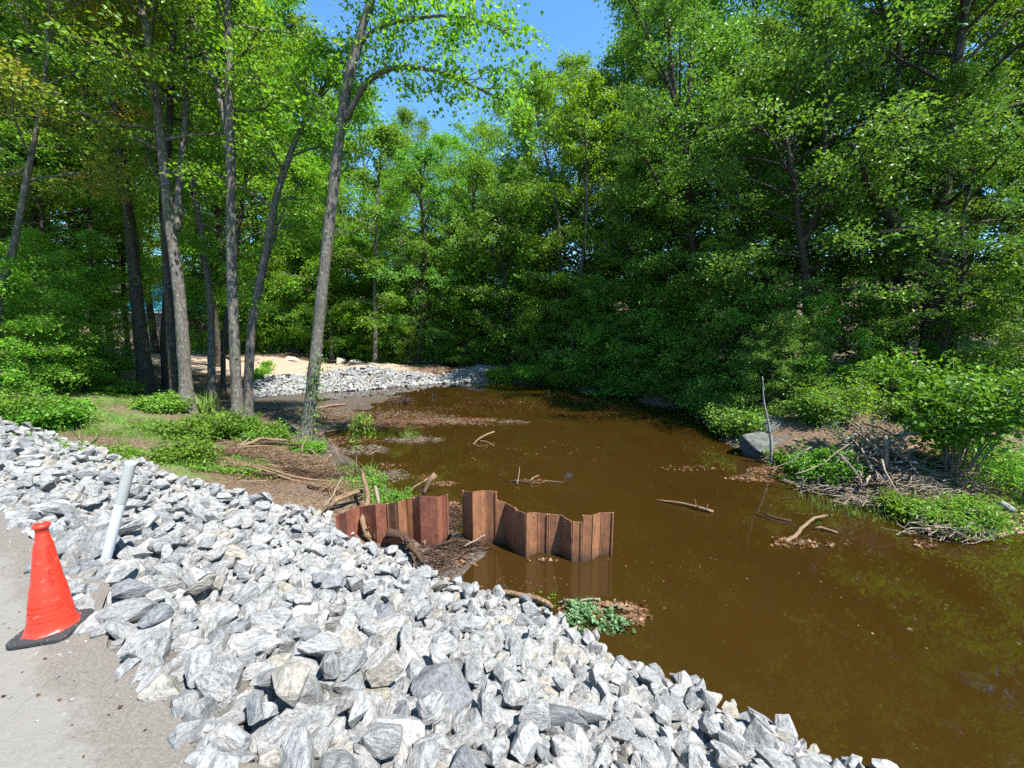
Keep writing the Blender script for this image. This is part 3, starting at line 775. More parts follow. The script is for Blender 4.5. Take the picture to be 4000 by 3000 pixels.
hero([(575, 1530), (548, 1300), (525, 1050), (508, 880), (480, 640), (450, 380), (420, 100), (400, -60)], 17, [84, 62, 52, 46, 42, 36, 30, 24],
     'thick dark trunk with flared root in front of the teal-roofed building', 16, .50, 4.0, 24, 56, .13, leafn='leaf_yellow', barkn='bark_dark', top=3,
     extra=[([(508, 880, 0), (455, 700, .4), (410, 560, .8), (370, 430, 1.2)], 24, 8, 8)])
hero([(820, 1500), (825, 1350), (822, 1200), (800, 1000), (770, 800), (740, 500), (720, 200)], 18.5, [42, 36, 32, 28, 25, 22, 16], 'pale streaked trunk in the gap before the sandy track', 17, .4, 3.4, 20, 50, .13, leafn='leaf_mid', top=3)
hero([(868, 1510), (872, 1350), (890, 1200), (920, 1000), (960, 700), (1000, 400)], 19, [28, 24, 22, 20, 17, 12], 'thin dark stem standing right of the pale streaked trunk', 18, .4, 3.0, 18, 50, .13, leafn='leaf_yellow', barkn='bark_dark')
hero([(650, 1500), (640, 1350), (650, 1150), (640, 900), (620, 600), (600, 300)], 19, [38, 34, 32, 28, 24, 18], 'shaded trunk just left of the straight grey pair', 19, .45, 3.4, 20, 50, .13, leafn='leaf_mid', barkn='bark_dark', top=2)
hero([(360, 1500), (362, 1350), (355, 1000), (350, 700), (340, 400), (330, 100)], 19, [28, 24, 22, 20, 18, 14], 'slim straight trunk deep in the left wood', 20, .30, 4.0, 26, 56, .13, leafn='leaf_mid', barkn='bark_dark', top=2)
hero([(300, 1480), (296, 1300), (290, 1050), (270, 760), (240, 420), (200, 60)], 21, [34, 28, 26, 24, 20, 16], 'dark trunk left of the slim straight one in the left wood', 21, .30, 4.2, 26, 56, .13, leafn='leaf_yellow', barkn='bark_dark', top=2)
hero([(130, 1480), (130, 1300), (135, 1000), (128, 700), (120, 380), (110, 50)], 18, [44, 36, 32, 28, 24, 18], 'stout dark trunk near the left edge behind the bushes', 22, .28, 4.4, 28, 60, .13, leafn='leaf_mid', barkn='bark_dark', top=2)
hero([(-60, 1400), (0, 1180), (45, 1000), (80, 830), (125, 600), (170, 350), (190, 100)], 12.5, [38, 33, 30, 27, 22, 16, 12], 'leaning trunk at the left edge with rusty new leaves above', 23, .38, 3.6, 30, 60, .10, leafn='leaf_rust', top=2, sub=6)
hero([(500, 1380), (490, 1250), (482, 1100), (480, 900), (470, 600)], 24, [26, 22, 20, 18, 12], 'thin reddish-brown trunk crossing the teal roof corner', 24, .4, 3, 18, 46, .14, barkn='rotten')
# across the pond
hero([(1467, 1440), (1466, 1300), (1464, 1100), (1470, 900), (1480, 700), (1490, 560)], 31, [24, 22, 19, 16, 13, 9], 'pale straight trunk behind the far riprap bank', 31, .22, 3.2, 26, 60, .15, leafn='leaf_mid')
hero([(1625, 1475), (1640, 1340), (1650, 1200), (1660, 1000), (1650, 800), (1640, 650)], 32, [36, 28, 24, 20, 15, 10], 'dark leaning trunk between the far riprap and the gravel heap', 32, .2, 4.6, 28, 60, .15, leafn='leaf_dark', barkn='bark_dark')
hero([(1820, 1460), (1825, 1340), (1840, 1200), (1850, 1000), (1850, 800), (1845, 700)], 33, [30, 26, 22, 18, 14, 9], 'tree with reddish trunk rising behind the gravel heap', 33, .16, 4.8, 30, 60, .15, leafn='leaf_mid', barkn='rotten')
hero([(2130, 1470), (2200, 1300), (2190, 1100), (2180, 850), (2130, 600), (2080, 380)], 29, [24, 22, 20, 16, 12, 7], 'slim grey-stemmed tree leaning out over the far end of the pond', 34, .2, 4.2, 30, 60, .14, leafn='leaf_mid')
hero([(2230, 1480), (2240, 1300), (2265, 1100), (2290, 850), (2290, 600), (2290, 400)], 27, [28, 24, 20, 16, 12, 8], 'upright grey tree on the far shore right of the leaning one', 35, .16, 4.2, 32, 62, .14, leafn='leaf_yellow')
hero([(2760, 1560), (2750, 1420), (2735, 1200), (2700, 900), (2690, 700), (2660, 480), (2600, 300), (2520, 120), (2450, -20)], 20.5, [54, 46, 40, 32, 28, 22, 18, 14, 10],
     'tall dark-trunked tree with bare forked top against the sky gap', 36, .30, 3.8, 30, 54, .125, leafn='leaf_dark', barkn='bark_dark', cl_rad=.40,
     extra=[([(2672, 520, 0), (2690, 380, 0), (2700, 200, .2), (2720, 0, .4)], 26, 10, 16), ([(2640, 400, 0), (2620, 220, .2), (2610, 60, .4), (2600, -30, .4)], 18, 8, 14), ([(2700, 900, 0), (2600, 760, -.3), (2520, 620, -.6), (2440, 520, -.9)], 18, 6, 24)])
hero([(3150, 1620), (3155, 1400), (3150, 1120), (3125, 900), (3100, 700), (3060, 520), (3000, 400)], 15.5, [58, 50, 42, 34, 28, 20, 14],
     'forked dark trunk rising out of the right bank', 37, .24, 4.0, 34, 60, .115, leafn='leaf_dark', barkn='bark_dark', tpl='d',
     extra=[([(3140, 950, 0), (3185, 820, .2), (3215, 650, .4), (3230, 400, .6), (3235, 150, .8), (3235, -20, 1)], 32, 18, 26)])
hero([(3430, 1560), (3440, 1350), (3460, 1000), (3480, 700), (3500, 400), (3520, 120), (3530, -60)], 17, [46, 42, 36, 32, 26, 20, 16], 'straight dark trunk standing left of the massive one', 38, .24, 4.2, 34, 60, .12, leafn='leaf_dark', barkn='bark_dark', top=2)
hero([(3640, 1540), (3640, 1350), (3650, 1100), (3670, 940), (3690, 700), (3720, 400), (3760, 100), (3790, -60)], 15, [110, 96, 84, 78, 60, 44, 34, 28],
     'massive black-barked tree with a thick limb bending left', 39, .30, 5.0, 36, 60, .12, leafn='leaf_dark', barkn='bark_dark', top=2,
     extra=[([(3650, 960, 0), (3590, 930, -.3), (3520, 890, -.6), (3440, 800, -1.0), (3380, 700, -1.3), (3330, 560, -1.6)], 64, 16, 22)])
hero([(2050, 1490), (2020, 1380), (1990, 1200), (1960, 1000), (1950, 850)], 29.5, [26, 22, 18, 14, 8], 'dim trunk at the water edge just right of the gravel heap', 40, .15, 4.2, 26, 60, .15, leafn='leaf_dark', barkn='bark_dark')

# generic forest trees: a few grown forms, copied
def straight(h, r): return [np.array([0, 0, -.2])] + [np.array([r.normal() * .10 * i, r.normal() * .10 * i, h * i / 5]) for i in range(1, 6)]
FORMS = []
for i in range(5):
    r = np.random.default_rng(60 + i); h = [19, 22, 17, 24, 20][i]
    FORMS.append((h, tree_meshes(straight(h, r), [.2, .17, .14, .10, .06, .02], 70 + i, [.10, .2, .06, .24, .12][i], [4.2, 4.8, 4.0, 5.0, 4.4][i], [44, 50, 40, 54, 46][i], 56, .145, cl_rad=.5)))
HIGH = [(21, tree_meshes(straight(21, np.random.default_rng(65)), [.2, .17, .14, .10, .06, .02], 75, .42, 4.6, 38, 56, .145, cl_rad=.5))]
SMALL = []
for i in range(4):
    r = np.random.default_rng(160 + i); h = [6.5, 8, 5.5, 9][i]
    SMALL.append((h, tree_meshes(straight(h, r), [.06, .05, .045, .035, .02, .01], 170 + i, .08, [2.4, 2.8, 2.3, 2.9][i], [28, 32, 26, 34][i], 46, .12, cl_rad=.36, up=(5, 50))))
def forest(name, forms, spots, label, group, leafs, barks=('bark', 'bark_dark')):
    for k, (x, y, hh_) in enumerate(spots):
        r = np.random.default_rng(int(abs(x * 131 + y * 977)) + k)
        h, ms = forms[r.integers(len(forms))]
        z = float(hgt(x, y)); sc = hh_ / h
        put_tree(name, ms, (x, y, z - .05), label, group, rz=r.uniform(0, 6.28), sc=sc * r.uniform(.95, 1.05), scz=sc, bark=barks[r.integers(len(barks))], leaf=leafs[r.integers(len(leafs))])
# far end behind the sandy track and the heap: tree tops trace the sky line
def skyspots(lst):
    o_ = []
    for px, ptop, Y in lst:
        q = PD(px, ptop, Y); z = float(hgt(q[0], q[1])); o_.append((q[0], q[1], q[2] - z))
    return o_
forest('broadleaf_tree', FORMS, skyspots([(1000, 250, 38), (1180, 350, 42), (1330, 480, 38), (1420, 420, 46), (1530, 560, 40), (1640, 480, 48), (1760, 560, 42), (1880, 520, 50), (1990, 480, 44), (2100, 380, 40), (2190, 300, 36), (2290, 330, 34),
                                         (1250, 700, 34), (1560, 760, 36), (1740, 820, 35)]),
       'one of the bright leafy trees closing off the far end of the pond', 'trees closing the far end of the pond', ['leaf_yellow', 'leaf_mid', 'leaf_mid'])
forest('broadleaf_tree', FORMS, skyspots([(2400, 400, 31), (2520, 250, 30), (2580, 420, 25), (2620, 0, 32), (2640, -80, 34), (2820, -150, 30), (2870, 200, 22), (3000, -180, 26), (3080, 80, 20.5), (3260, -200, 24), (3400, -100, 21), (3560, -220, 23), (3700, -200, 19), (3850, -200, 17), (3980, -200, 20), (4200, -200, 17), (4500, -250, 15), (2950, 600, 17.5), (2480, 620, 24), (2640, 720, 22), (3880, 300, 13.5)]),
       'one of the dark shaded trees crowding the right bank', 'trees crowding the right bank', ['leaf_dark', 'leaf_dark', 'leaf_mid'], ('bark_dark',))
forest('broadleaf_tree', FORMS, skyspots([(40, -100, 24), (200, -200, 27), (900, 50, 44), (1080, 60, 43), (1180, 200, 45), (-150, -100, 19), (-350, -200, 17), (30, 300, 16.5), (240, 350, 23), (590, 500, 48), (850, 500, 46)]),
       'one of the sunlit trees filling the wood on the left', 'trees filling the left wood', ['leaf_yellow', 'leaf_mid', 'leaf_yellow'])
forest('broadleaf_tree', FORMS, [(-44, 50, 20), (-52, 54, 22), (-38, 53, 20), (-60, 62, 22), (-34, 47, 20), (-48, 62, 22), (-29, 56, 22), (-65, 52, 22), (-42, 58, 24), (-70, 60, 22), (-50, 70, 24), (-35, 62, 20), (-20, 72, 22), (-8, 60, 20), (5, 66, 21), (18, 58, 24), (30, 52, 24), (40, 42, 24), (48, 34, 24), (38, 28, 22), (34, 36, 22), (42, 26, 24), (12, 48, 22), (20, 46, 24), (27, 42, 24), (-4, 48, 20), (0, 54, 22), (36, 18, 24), (44, 14, 24), (30, 22, 23), (-58, 44, 22), (-66, 30, 22), (-44, 38, 22), (-40, 22, 22), (-34, 30, 20), (-30, 16, 21), (24, 34, 24), (28, 14, 23), (-14, 50, 20), (-25, 52, 20)],
       'one of the distant trees seen through the wood', 'distant trees behind the wood', ['leaf_yellow', 'leaf_mid', 'leaf_dark'])

forest('broadleaf_tree', HIGH, skyspots([(420, -50, 33), (760, -100, 31), (690, -100, 27)]),
       'one of the high-crowned trees standing before the teal-roofed building', 'high-crowned trees before the teal-roofed building', ['leaf_yellow', 'leaf_mid'], ('bark_dark',))
# understory
def us(lst):
    return skyspots(lst)
forest('understory_tree', SMALL, us([(150, 950, 15), (215, 1050, 17), (60, 1150, 13), (190, 1250, 14.5), (-100, 1000, 12), ]),
       'one of the leafy young trees in the left thicket', 'young trees in the left thicket', ['leaf_mid', 'leaf_yellow'])
forest('understory_tree', SMALL, us([(760, 1150, 36), (880, 1100, 38), (1000, 1120, 37), (1120, 1100, 36), (1230, 1150, 36), (1350, 1130, 36), (1420, 1180, 34), (1540, 1120, 34), (1700, 1180, 33), (1780, 1100, 34), (1900, 1230, 32), (1980, 1180, 31), (2080, 1150, 29), (2150, 1220, 28), (700, 1250, 42), (760, 1280, 40), (1600, 1250, 32), (1500, 1230, 33), (1820, 1280, 31), (1940, 1300, 30.5), (2010, 1060, 32), (2200, 1100, 28.5), (2110, 1300, 28.2), (1680, 950, 36), (1450, 1000, 36), (1300, 950, 37), (1150, 980, 38), (1000, 1000, 39), (1760, 900, 36), (1880, 950, 35), (2020, 850, 34), (2160, 800, 33)]),
       'one of the bright young trees behind the sandy track and far shore', 'young trees behind the sandy track', ['leaf_yellow', 'leaf_mid'])
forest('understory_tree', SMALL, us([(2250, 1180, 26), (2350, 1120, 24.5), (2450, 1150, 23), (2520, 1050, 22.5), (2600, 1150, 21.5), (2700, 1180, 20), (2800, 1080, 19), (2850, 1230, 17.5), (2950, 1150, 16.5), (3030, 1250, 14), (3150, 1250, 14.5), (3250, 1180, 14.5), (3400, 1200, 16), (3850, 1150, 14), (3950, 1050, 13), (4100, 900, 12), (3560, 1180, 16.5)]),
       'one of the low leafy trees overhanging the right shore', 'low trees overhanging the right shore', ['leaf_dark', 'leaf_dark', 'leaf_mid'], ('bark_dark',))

# ------------------------------------------------------------------ shrubs and weeds
def shrub(name, base, hgt_, rad_, nst, per, leaf, label, seed, leafn='leaf_mid', barkn='twig', tpl='d', cat='shrub', spread=.5, cl_rad=.22, low=.25, group=None, drift=.05):
    r = np.random.default_rng(seed); t = Tubes(); cl = []
    for i in range(nst):
        a = r.uniform(0, 6.28); q = [np.array([math.cos(a) * .06 * nst ** .5 * r.random(), math.sin(a) * .06 * nst ** .5 * r.random(), -.05])]
        d = np.array([math.cos(a) * spread, math.sin(a) * spread, 1.0]); d /= np.linalg.norm(d); Ln = hgt_ * r.uniform(.5, 1.12)
        for j in range(6):
            d = d + r.normal(size=3) * .10 + np.array([math.cos(a), math.sin(a), 0]) * drift; d /= np.linalg.norm(d); q.append(q[-1] + d * Ln / 6)
        q = np.array(q); t.add(q, np.linspace(.008 + hgt_ * .006, .003, 7), 5, .05, False)
        cl.append(q[-1])
        for j in range(7):
            g = r.uniform(low, 1) * 6; gi = min(int(g), 5); c0 = q[gi]; a2 = r.uniform(0, 6.28)
            d2 = np.array([math.cos(a2), math.sin(a2), r.uniform(.1, .8)]); l2 = rad_ * r.uniform(.25, .7)
            s_ = c0 + d2 * l2; t.add([c0, (c0 + s_) / 2 + r.normal(size=3) * .02, s_], [.006, .004, .002], 4, 0, False); cl += [s_, (s_ + c0) / 2]
    arr = sprays(np.array(cl), per, cl_rad, leaf, r, flat=.5)
    z = float(hgt(base[0], base[1]))
    return put_tree(name, (t.mesh('stems'), leaves_mesh('foliage', *arr, TPL[tpl])), (base[0], base[1], z), label, group, bark=barkn, leaf=leafn, cat=cat, parts=('stems', 'foliage'))
def G(px, py, z): return P(px, py, z)
# left weeds
shrub('weed_clump', G(800, 1700, .8), .75, .6, 34, 22, .085, 'large bright green weed clump below the straight grey trunks', 301, 'leaf_weed', spread=.9, cl_rad=.16, cat='weeds')
shrub('weed_clump', G(900, 1690, .7), .62, .55, 26, 22, .08, 'mid-height bright weed clump joining the two largest', 302, 'leaf_weed', spread=.9, cl_rad=.16, cat='weeds')
shrub('weed_clump', G(1040, 1715, .5), .60, .55, 26, 22, .08, 'rounded bright green weed clump left of the leaning trunk base', 303, 'leaf_weed', spread=.9, cl_rad=.16, cat='weeds')
shrub('weed_clump', G(725, 1800, .9), .50, .45, 22, 20, .07, 'small weed clump at the top edge of the rocks below the big one', 304, 'leaf_weed', spread=.8, cl_rad=.14, cat='weeds')
shrub('weed_clump', G(60, 1640, 1.45), 1.0, .7, 34, 24, .09, 'tall weed clump behind the rocks at the left edge', 305, 'leaf_weed', spread=.7, cl_rad=.18, cat='weeds')
shrub('weed_clump', G(190, 1655, 1.35), .7, .6, 26, 22, .085, 'second weed clump from the left edge behind the rocks', 306, 'leaf_weed', spread=.8, cl_rad=.16, cat='weeds')
shrub('weed_clump', G(640, 1610, 1.0), .55, .6, 24, 22, .08, 'shaded dark weed clump left of the twin trunks', 307, 'leaf_mid', spread=.9, cl_rad=.16, cat='weeds')
shrub('weed_clump', G(470, 1535, 1.2), .45, .6, 20, 22, .08, 'sunny low weed patch at the foot of the thick dark trunk', 308, 'leaf_weed', spread=1.0, cl_rad=.16, cat='weeds')
shrub('weed_clump', G(1200, 1750, .25), .30, .4, 18, 20, .06, 'low green weeds around the foot of the leaning trunk', 309, 'leaf_mid', spread=.9, cl_rad=.12, cat='weeds')
shrub('weed_clump', G(1500, 1960, .2), .20, .45, 22, 18, .05, 'ground-hugging green weeds behind the left sheet piles', 310, 'leaf_weed', spread=1.2, cl_rad=.10, cat='weeds')
shrub('weed_clump', G(1420, 1900, .2), .22, .4, 18, 18, .05, 'low weeds around the base of the tall grass by the water', 311, 'leaf_weed', spread=1.2, cl_rad=.10, cat='weeds')
shrub('shrub', G(200, 1510, 1.4), 1.9, 1.1, 26, 30, .11, 'leafy shrub with pale tips in the left thicket', 312, 'leaf_mid', spread=.6, cl_rad=.26)
shrub('shrub', G(20, 1500, 1.6), 2.1, 1.2, 26, 30, .11, 'tall shrub touching the left edge under the thicket', 313, 'leaf_mid', spread=.6, cl_rad=.26)
shrub('shrub', G(340, 1500, 1.4), 1.6, 1.1, 24, 28, .11, 'dark shrub between the thicket and the thick dark trunk', 314, 'leaf_dark', spread=.6, cl_rad=.26)
shrub('seedling', P(1005, 1500, .3), 0.9, .4, 6, 20, .10, 'small sapling with drooping leaves in front of the far riprap, left', 315, 'leaf_weed', spread=.5, cl_rad=.2, cat='sapling')
shrub('shrub', P(2080, 1490, .1), 1.4, 1.0, 30, 36, .09, 'bright bank shrub just right of the gravel heap', 316, 'leaf_yellow', spread=1.0, cl_rad=.25)
shrub('shrub', P(2200, 1500, .1), 1.5, 1.1, 30, 36, .09, 'sunlit shrub on the far shore, second from the gravel heap', 317, 'leaf_yellow', spread=1.0, cl_rad=.25)
for k, (px, py, hh_, lf) in enumerate([(2300, 1515, 1.5, 'leaf_mid'), (2420, 1532, 1.6, 'leaf_dark'), (2530, 1548, 1.5, 'leaf_mid'), (2640, 1570, 1.7, 'leaf_dark'), (2740, 1600, 1.6, 'leaf_dark'), (2810, 1640, 1.2, 'leaf_dark'), (2880, 1700, 1.0, 'leaf_dark'), (1960, 1488, 1.1, 'leaf_mid')]):
    shrub('shrub', P(px, py, .02), hh_, 1.0, 22, 34, .11, 'low bush leaning over the dark water along the far right shore', 500 + k, lf, spread=1.3, cl_rad=.3, low=.15, group='low bushes leaning over the dark water')
# willow-like plant in the water
def willow():
    o0 = P(1395, 1850, 0); o0[2] = 0
    r = np.random.default_rng(5); t = Tubes(); q = smooth_path([o0, PD(1390, 1760, o0[1]), PD(1385, 1690, o0[1]), PD(1400, 1640, o0[1]), PD(1430, 1635, o0[1]), PD(1440, 1690, o0[1])], 16) - o0
    t.add(q, np.linspace(.014, .004, 16), 6, .05)
    cen = q[r.integers(4, 16, 380)] + r.normal(size=(380, 3)) * np.array([.09, .09, .10])
    nr = r.normal(size=(380, 3)) * .6 + np.array([0, -.3, .5]); dr = r.normal(size=(380, 3)) * .4 + np.array([0, 0, -1])
    put_tree('willow_sapling', (t.mesh('stems'), leaves_mesh('foliage', cen, nr, dr, r.uniform(.08, .13, 380), r.random(380), T_LONG)), o0, 'drooping narrow-leaved sapling bending over at the water edge', None, bark='twig', leaf='leaf_mid', cat='sapling', parts=('stems', 'foliage'))
willow()
def grass_tuft(base, n, h, rad_, label, seed, leafn='grass', cat='grass tuft', group=None, seedheads=0):
    r = np.random.default_rng(seed); a = r.uniform(0, 6.28, n); d = r.random(n) ** .6 * rad_
    cen = np.stack([np.cos(a) * d, np.sin(a) * d, np.zeros(n)], 1)
    sz = r.uniform(.5, 1.1, n) * h
    dr = np.stack([np.cos(a) * .35, np.sin(a) * .35, np.ones(n)], 1) + r.normal(size=(n, 3)) * .18
    nr = np.stack([np.cos(a), np.sin(a), np.zeros(n)], 1) + r.normal(size=(n, 3)) * .5
    dn = dr / np.linalg.norm(dr, axis=1)[:, None]; cen += dn * sz[:, None] * .3
    tv = T_BLADE[0].copy(); tv[:, 0] *= 1.0
    me_ = leaves_mesh('grass_tuft', cen, nr, dr, sz, r.random(n), (tv, T_BLADE[1]))
    ob = link('grass_tuft', me_, M[leafn]); ob.location = (base[0], base[1], max(float(hgt(base[0], base[1])), -.01))
    tag(ob, label, cat, group)
    for k in range(seedheads):
        pass
    return ob
grass_tuft(P(1430, 1880, .05), 90, .55, .22, 'tall thin grass with seed heads growing behind the left sheet piles', 1)
grass_tuft(P(1350, 1870, .1), 40, .45, .15, 'thin grass stems left of the tallest grass near the water', 2)
grass_tuft(P(1610, 1705, 0), 130, .30, .42, 'bright grass tuft growing from a scum island in the pond', 3)
grass_tuft(P(805, 1620, .7), 60, .9, .25, 'tall reedy grass stems between the grey trunks', 4)
grass_tuft(P(350, 1745, 1.1), 12, .55, .12, 'single arching grass plant with seed head at the rock edge', 5)
grass_tuft(P(3870, 1850, .5), 90, .45, .25, 'yellow-green grass tuft on the sandy right bank', 6)

def grass_field(spots, label, seed, h=.16):
    r = np.random.default_rng(seed); cs = []
    for px, py, z, rx, ry, n in spots:
        c = P(px, py, z); a = r.uniform(0, 6.28, n); d = np.sqrt(r.random(n)); cs.append(np.stack([c[0] + rx * d * np.cos(a), c[1] + ry * d * np.sin(a)], 1))
    c2 = np.concatenate(cs); c2 = c2[wav(c2[:, 0] * 1.3 + 5, c2[:, 1] * 1.6) + r.normal(size=len(c2)) * .6 > .3]; n = len(c2)
    sz = h * r.uniform(.5, 1.6, n); dr = np.concatenate([r.normal(size=(n, 2)) * .35, np.ones((n, 1))], 1)
    nr = np.concatenate([r.normal(size=(n, 2)), np.full((n, 1), .2)], 1)
    cen = np.concatenate([c2, (np.maximum(hgt(c2[:, 0], c2[:, 1]), 0) + sz * .25)[:, None]], 1)
    tag(link('grass', leaves_mesh('grass', cen, nr, dr, sz, r.random(n), T_BLADE), M['grass']), label, 'grass', kind='stuff')
grass_field([(600, 1780, 1.0, 2.6, .7, 3500), (300, 1660, 1.2, 4, 1.2, 4500), (850, 1700, .7, 2.4, 1.0, 3000), (1450, 1920, .25, 1.0, .5, 1200), (450, 1560, 1.2, 2.6, 1.4, 2500), (1150, 1740, .3, .7, .3, 500)], 'thin grass blades standing through the weeds on the left bank', 61)
grass_field([(3600, 1900, .4, 2.6, 1.2, 2200), (3900, 1850, .5, 1.6, 1.2, 2000), (3200, 1840, .3, .9, .4, 500), (3700, 2060, .1, 1.2, .3, 600)], 'thin grass blades standing among the litter on the right bank', 62)
# ground cover (nobody could count it)
def scatter_leaves(name, spots, size, leafn, label, tpl=T_DIAMOND, flatn=1.0, lift=.02, seed=0, water=False, zj=.0, jit=.35):
    r = np.random.default_rng(seed); cs = []
    for px, py, z, rx, ry, n in spots:
        c = P(px, py, z); a = r.uniform(0, 6.28, n); d = np.sqrt(r.random(n)) * (1 + r.normal(size=n) * .12)
        cs.append(np.stack([c[0] + rx * d * np.cos(a), c[1] + ry * d * np.sin(a)], 1))
    c2 = np.concatenate(cs); keep = wav(c2[:, 0] * 1.9, c2[:, 1] * 2.3) + r.normal(size=len(c2)) * .8 > -.2
    c2 = c2[keep]; z = hgt(c2[:, 0], c2[:, 1])
    if water:
        z = np.where(z < 0, 0.004, z + .006)
    n = len(c2); cen = np.stack([c2[:, 0], c2[:, 1], z + lift + r.random(n) * zj], 1)
    nr = np.zeros((n, 3)); nr[:, 2] = flatn; nr += r.normal(size=(n, 3)) * jit
    dr = r.normal(size=(n, 3)); dr[:, 2] *= .2
    me_ = leaves_mesh(name, cen, nr, dr, size * r.uniform(.5, 1.3, n), r.random(n), tpl)
    return tag(link(name, me_, M[leafn]), label, 'ground cover', kind='stuff')
scatter_leaves('ground_cover', [(600, 1790, 1.0, 2.6, .6, 3600), (750, 1690, .9, 2.0, .9, 2600), (300, 1650, 1.2, 4.0, 1.0, 5200), (900, 1790, .75, 1.0, .4, 900), (450, 1540, 1.2, 2.5, 1.2, 2400), (1500, 1930, .2, .8, .5, 1400), (1400, 1870, .2, .4, .3, 400), (100, 1580, 1.5, 4, 1.6, 3500), (380, 1800, 1.1, 2.2, .4, 1600), (960, 1660, .4, 1.4, .8, 1200)],
               .07, 'leaf_weed', 'low green weeds covering the clearing floor on the left', lift=.03, zj=.07, seed=31)
scatter_leaves('ground_cover', [(3250, 1870, .3, .8, .4, 500), (3600, 1980, .3, 1.2, .4, 500), (3500, 1970, .3, 1.2, .25, 500), (3850, 1990, .3, 1.2, .4, 500), (3150, 1830, .3, .6, .3, 350), (2250, 1480, .4, 6, 3, 6000)],
               .08, 'leaf_mid', 'low green plants covering the right bank', lift=.03, zj=.12, seed=32)
scatter_leaves('dry_leaves', [(3050, 1840, 0, .85, .32, 900), (2960, 1870, 0, .7, .22, 380), (3200, 1905, 0, .6, .2, 400), (2700, 1830, 0, .9, .2, 90), (3350, 1960, 0, 1.0, .25, 330), (3600, 2120, 0, .5, .15, 120), (2400, 2400, 0, .42, .22, 900), (2280, 2380, 0, .35, .15, 260),
                              (2370, 2370, 0, .5, .1, 120), (3100, 2120, 0, .45, .2, 120), (3250, 2120, 0, .4, .15, 60), (3570, 2130, 0, .45, .1, 60), (1850, 2190, 0, .4, .2, 60), (2090, 2190, 0, .4, .05, 30)],
               .06, 'leaf_dry', 'orange and brown fallen leaves floating along the shore', tpl=T_MAPLE, lift=.0, seed=33, water=True, jit=.25, zj=.015)
scatter_leaves('dry_leaves', [(2150, 2300, 0, .5, .3, 30), (1950, 2300, 0, .5, .3, 40), (2600, 2250, 0, 1, 1, 40), (2400, 1800, 0, 3.5, 2, 200), (3000, 2300, 0, 2, 1.4, 60), (2600, 1700, 0, 5, 3, 300)],
               .026, 'leaf_dry', 'single small leaves drifting on the open water', tpl=T_MAPLE, lift=.0, seed=36, water=True, jit=.15, zj=.004)
scatter_leaves('dry_leaves', [(3600, 1880, .4, 2.4, 1.6, 7000), (3850, 1880, .5, 2.2, 1.5, 5000), (3300, 1850, .3, 1.4, .8, 2400)], .055, 'leaf_dry', 'pale dry leaf litter on the right bank', tpl=T_DIAMOND, lift=.01, seed=34, jit=.4, zj=.03)
scatter_leaves('leaf_litter', [(1000, 1850, .6, 2.0, .5, 5000), (700, 1820, .9, 2.5, .6, 4500), (650, 1700, .9, 3.0, 1.4, 4500), (1150, 1800, .4, 1.2, .5, 2500), (1150, 1640, .1, 3, 1.4, 2500), (1330, 1940, .4, .5, .3, 700), (1720, 2190, .08, .5, .3, 500)],
               .028, 'leaf_dry', 'brown leaf litter and bark chips on the left bank', tpl=T_DIAMOND, lift=.004, seed=38, jit=.5, zj=.012)
scatter_leaves('pond_scum', [(1500, 1640, 0, 3.2, 1.6, 3600), (1700, 1650, 0, 3.0, .8, 2600), (1850, 1645, 0, 3.2, .55, 2600), (1600, 1730, 0, 1.2, .45, 1500), (1480, 1590, 0, 4, 2.0, 2000), (1650, 1780, 0, .7, .25, 600), (2100, 1570, 0, 5, 3, 900), (2500, 1600, 0, 4, 2.5, 500), (1500, 1830, 0, .7, .5, 500), (1620, 1870, 0, .5, .25, 300), (1740, 1890, 0, .3, .15, 150), (1420, 1780, 0, .9, .5, 900), (1330, 1720, 0, 1.0, .5, 900), (1560, 1930, 0, .5, .3, 400), (1760, 2000, 0, .25, .5, 400), (1250, 1620, 0, 2, 1, 1500), (2080, 1880, 0, .35, .14, 200), (2000, 1740, 0, 3, 1.6, 160), (2240, 1560, 0, 6, 1.6, 700)],
               .07, 'leaf_dry', 'brown floating scum and leaf scraps on the shallow water', lift=-.002, seed=35, water=True, jit=.12, zj=.008)

# ------------------------------------------------------------------ debris
def twigs(name, spots, label, matn='driftwood', seed=0, ln=(.12, .5), rr=(.003, .012), matk='twig heap', zj=.12):
    r = np.random.default_rng(seed); t = Tubes()
    for px, py, z, rx, ry, n in spots:
        c = P(px, py, z)
        for _ in range(n):
            a = r.uniform(0, 6.28); d = math.sqrt(r.random()); x = c[0] + rx * d * math.cos(a); y = c[1] + ry * d * math.sin(a)
            l = r.uniform(*ln); b_ = r.normal() * .7 + .15; tl = r.normal() * .22
            dv = np.array([math.cos(b_) * math.cos(tl), math.sin(b_) * math.cos(tl), math.sin(tl)]) * l
            t.pend = getattr(t, 'pend', []); t.pend.append((x, y, dv, r.uniform(*rr), r.random() * zj))
    xy = np.array([[q[0], q[1]] for q in t.pend]); zz = np.maximum(hgt(xy[:, 0], xy[:, 1]), 0)
    for (x, y, dv, r0, j), z in zip(t.pend, zz):
        p0 = np.array([x, y, z + .01 + j * max(0, 1)]); k = r.normal(size=3) * .03
        t.add([p0 - dv / 2, p0 + k, p0 + dv / 2], [r0, r0 * .9, r0 * .5], 4, 0, False)
    return tag(link(name, t.mesh(name), M[matn]), label, matk, kind='stuff')
twigs('twig_litter', [(1080, 1800, .4, 1.5, .55, 750), (1250, 1840, .3, .9, .5, 520), (1350, 1930, .38, .5, .35, 260), (1000, 1740, .6, 1.0, .25, 200), (950, 1830, .65, .9, .3, 200)], 'brown twigs and bark scraps heaped on the left shore', 'driftwood', 51, zj=.10)
